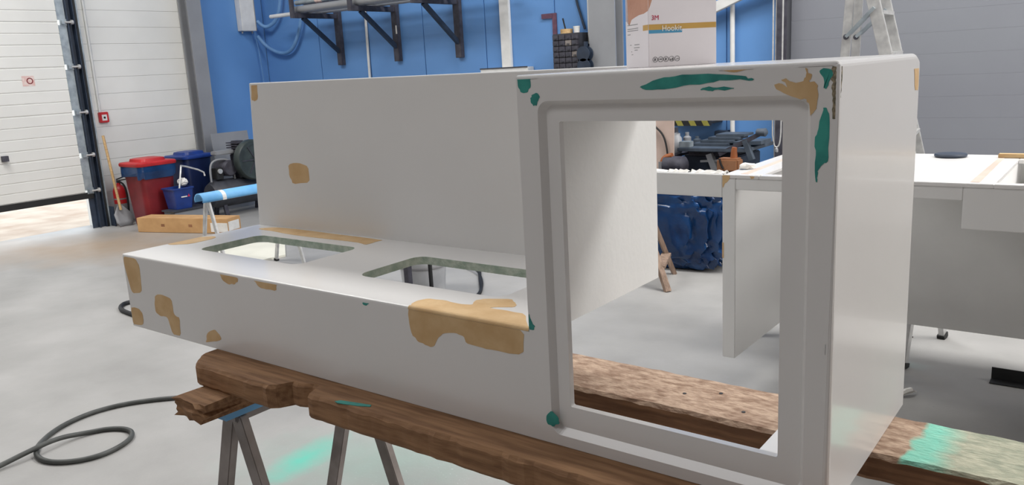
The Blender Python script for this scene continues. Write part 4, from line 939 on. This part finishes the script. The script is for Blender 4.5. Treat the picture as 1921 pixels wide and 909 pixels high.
# ------------------------------------------------------------------ ladder
def ladder():
    t = thing('stepladder', 'aluminium stepladder standing before the grey gate', 'ladder', (-0.85, 4.6, 0))
    def P(top, foot, z): return tuple(top[i] + (foot[i] - top[i]) * (2.35 - z) / 2.35 for i in range(3))
    A = [((-1.17, 4.44, 2.35), (-0.54, 4.36, 0.0)), ((-1.18, 4.80, 2.35), (-0.62, 4.92, 0.0))]
    B = [((-1.17, 4.45, 2.35), (-1.29, 4.38, 0.0)), ((-1.22, 4.79, 2.35), (-1.31, 4.90, 0.0))]
    for top, ft in A: MB().beam(ft, top, 0.075, 0.03, up=(0, 1, 0)).build('stile', 'alu', t, bevel=0.003)
    for top, ft in B: MB().beam(ft, top, 0.055, 0.025, up=(0, 1, 0)).build('rear_leg', 'alu', t, bevel=0.003)
    for k in range(1, 9):
        z = k * 0.26; a = P(*A[0], z); b = P(*A[1], z)
        MB().beam(a, b, 0.085, 0.022).build('step', 'alu', t)
    for z in (0.35, 1.3): MB().beam(P(*B[0], z), P(*B[1], z), 0.03, 0.02).build('rear_brace', 'alu', t)
    for i in (0, 1):
        MB().beam(P(*A[i], 1.85), P(*B[i], 1.68), 0.02, 0.05, up=(0, 1, 0)).build('hinge_arm', 'galv', t)
        MB().lathe([(0.001, -0.02), (0.018, -0.02), (0.018, 0.02), (0.001, 0.02)], P(*B[i], 1.68), 10, axis='y').build('hinge_pin', 'darksteel', t)
    MB().box((-1.28, 4.42, 2.35), (-1.08, 4.82, 2.39)).build('top_platform', 'alu', t)
ladder()

# ------------------------------------------------------------------ workshop end seen through the opening
from mathutils import noise as mnoise
def foil_bundle():
    bm = bmesh.new(); bmesh.ops.create_icosphere(bm, subdivisions=5, radius=1)
    for v in bm.verts:
        p = v.co.copy()
        q = Vector((math.copysign(abs(p.x)**0.6, p.x), math.copysign(abs(p.y)**0.6, p.y), math.copysign(abs(p.z)**0.6, p.z)))
        s = 1.0
        n1 = mnoise.noise(p * 2.1 + Vector((3, 1, 7))); n2 = 1 - abs(mnoise.noise(p * 3.7 + Vector((9, 2, 4)))) * 2; n3 = 1 - abs(mnoise.noise(p * 8 + Vector((1, 5, 2)))) * 2
        s += 0.12 * n1 + 0.14 * n2 + 0.09 * n3
        low = max(0, -p.z)
        v.co = Vector((-2.52 + q.x * 0.46 * s * (1 - 0.18 * low), 4.57 + q.y * 0.20 * s, 0.335 + q.z * 0.325 * s))
        v.co.z = max(v.co.z, 0.004)
    me = bpy.data.meshes.new('foil_bundle'); bm.to_mesh(me); bm.free()
    o = obj('foil_bundle', me, 'foil', smooth=True)
    tag(o, 'large bundle wrapped in crinkled dark blue plastic foil under the rear counter', 'bundle')
foil_bundle()
t = thing('leaning_board', 'tall beige board with black cable seen at the inner wall edge', 'board', (-2.9, 5.0, 0))
MB().beam((-2.88, 5.09, 0.002), (-2.88, 5.14, 1.42), 0.20, 0.02, up=(0, 1, 0)).build('board_panel', 'beige', t)
MB().tube([(-2.95, 5.10, 1.05), (-2.87, 5.10, 0.98), (-2.835, 5.095, 0.88), (-2.82, 5.09, 0.76), (-2.84, 5.085, 0.66)], 0.008, 6, smooth=2).build('black_cable', 'black', t)
def saw():
    t = thing('table_saw', 'grey table saw with sliding arm standing at the blue wall', 'machine', (-2.5, 5.5, 0))
    MB().box((-2.78, 5.30, 0.0), (-2.28, 5.8, 0.78)).build('cabinet', 'navy', t, bevel=0.01)
    MB().box((-2.80, 5.22, 0.82), (-2.18, 5.85, 0.85)).build('table_top', 'greymachine', t, bevel=0.004)
    MB().box((-2.72, 5.28, 0.78), (-2.32, 5.8, 0.82)).build('table_frame', 'darksteel', t)
    for k in range(4): MB().box((-2.74 + k*0.05, 5.40 + k*0.05, 0.85 + k*0.022), (-2.42 + k*0.03, 5.62 + k*0.05, 0.872 + k*0.022)).build('fence_plate', 'greymachine', t, bevel=0.003)
    MB().box((-2.80, 5.26, 0.85), (-2.70, 5.34, 0.90)).build('fence_block', 'galv', t, bevel=0.004)
    MB().beam((-2.36, 5.50, 0.875), (-2.12, 5.50, 0.885), 0.24, 0.03).build('sliding_table', 'greymachine', t)
    MB().beam((-2.42, 5.24, 0.80), (-2.06, 5.24, 0.98), 0.035, 0.035).build('slide_rail', 'darksteel', t)
    MB().lathe([(0.01, -0.05), (0.03, -0.04), (0.034, 0.03), (0.015, 0.045)], (-2.06, 5.24, 0.985), 14, axis='x').build('rail_knob', 'greymachine', t, smooth=True)
    MB().beam((-2.20, 5.24, 0.92), (-2.14, 5.24, 0.76), 0.05, 0.04).build('support_arm', 'greymachine', t)
    MB().beam((-2.52, 5.27, 0.80), (-2.46, 5.27, 0.62), 0.07, 0.05, w2=0.03).build('handwheel_bracket', 'steel', t)
    MB().beam((-2.60, 5.26, 0.735), (-2.44, 5.26, 0.745), 0.018, 0.018).build('crank', 'steel', t)
saw()
t = thing('sander', 'orange handled sander with dark body at the left of the saw', 'tool', (-2.82, 5.1, 0.7))
MB().box((-2.98, 4.90, 0.0), (-2.62, 5.06, 0.66)).build('stand_box', 'black', t, bevel=0.01)
MB().lathe([(0.04, -0.10), (0.075, -0.09), (0.075, 0.08), (0.05, 0.10)], (-2.70, 4.98, 0.735), 16, axis='x').build('motor_body', 'darksteel', t, smooth=True)
MB().tube([(-2.80, 4.97, 0.67), (-2.82, 4.97, 0.74), (-2.79, 4.97, 0.80), (-2.72, 4.97, 0.815)], 0.024, 10, smooth=2).build('handle', 'orange', t, smooth=True)
MB().box((-2.83, 4.93, 0.685), (-2.785, 4.942, 0.765)).build('grip_plate', 'print_grey', t)
t = thing('wooden_plane', 'brown wooden hand tool standing behind the rear counter flange', 'tool', (-2.2, 5.0, 0.7))
MB().box((-2.34, 4.94, 0.0), (-2.14, 5.12, 0.69)).build('pedestal', 'black', t)
MB().box((-2.33, 4.96, 0.69), (-2.15, 5.08, 0.80)).build('block', 'brown', t, bevel=0.015)
MB().tube([(-2.205, 5.02, 0.79), (-2.205, 5.02, 0.86), (-2.20, 5.02, 0.885)], [0.03, 0.024, 0.02], 10).build('knob', 'orange', t, smooth=True)
MB().tube([(-2.30, 4.955, 0.80), (-2.29, 4.955, 0.76), (-2.27, 4.955, 0.72)], 0.008, 6).build('strap', 'black', t)
tag(MB().lathe([(0.05, 0), (0.055, 0.01), (0.055, 0.13), (0.04, 0.15), (0.04, 0.17), (0.036, 0.17), (0.036, 0.15), (0.05, 0.125), (0.05, 0.01)], (-2.88, 5.36, 0.79), 18, cap=False).build('glass_jar', 'pail', None, smooth=True), 'pale jar standing on the shelf left of the saw', 'jar')
t = thing('tool_shelf', 'dark wall shelf loaded with small tools left of the saw', 'shelf', (-3.05, 5.6, 0.77))
MB().box((-3.2, 5.25, 0.765), (-2.82, 6.1, 0.788)).build('shelf_board', 'darksteel', t)
for x in (-3.18, -2.84):
    for y in (5.28, 6.06): MB().box((x - 0.015, y - 0.015, 0), (x + 0.015, y + 0.015, 0.765)).build('leg', 'darksteel', t)
for i, (x, y, h, m) in enumerate(((-3.08, 5.5, 0.13, 'navy'), (-3.0, 5.62, 0.20, 'darkgrey'), (-2.93, 5.7, 0.15, 'steel'), (-2.9, 5.85, 0.10, 'greymachine'))):
    o = MB().lathe([(0.035, 0), (0.037, h*0.7), (0.018, h*0.8), (0.018, h)], (x, y, 0.789), 12).build('spray_bottle', m, None, smooth=True)
    tag(o, ['short navy bottle on the dark shelf', 'tall dark grey bottle on the dark shelf', 'grey metal bottle on the dark shelf', 'small pale grey bottle at the shelf back'][i], 'bottle', 'bottles on the tool shelf')
t = thing('hazard_beam', 'black and yellow striped bar above the saw', 'bar', (-3.0, 5.9, 1.0))
MB().box((-3.3, 5.84, 0.985), (-2.78, 5.90, 1.06)).build('bar_body', 'black', t)
MB().box((-3.3, 5.90, 1.0), (-2.78, 6.15, 1.02)).build('bar_mount', 'black', t)
for k in range(4):
    x = -3.26 + k*0.13
    MB().add([(x, 5.8385, 1.0595), (x + 0.06, 5.8385, 1.0595), (x + 0.10, 5.8385, 0.9855), (x + 0.04, 5.8385, 0.9855)], [(0, 1, 2, 3)]).build('yellow_stripe', 'yellow', t)
t = thing('switch_box', 'dark switch box on the blue wall above the saw', 'box', (-2.72, 6.1, 0.85))
MB().box((-2.82, 6.05, 0.79), (-2.70, 6.15, 0.92)).build('box_body', 'navy', t, bevel=0.006)
MB().box((-2.80, 6.045, 0.81), (-2.72, 6.052, 0.87)).build('box_front', 'darkgrey', t)
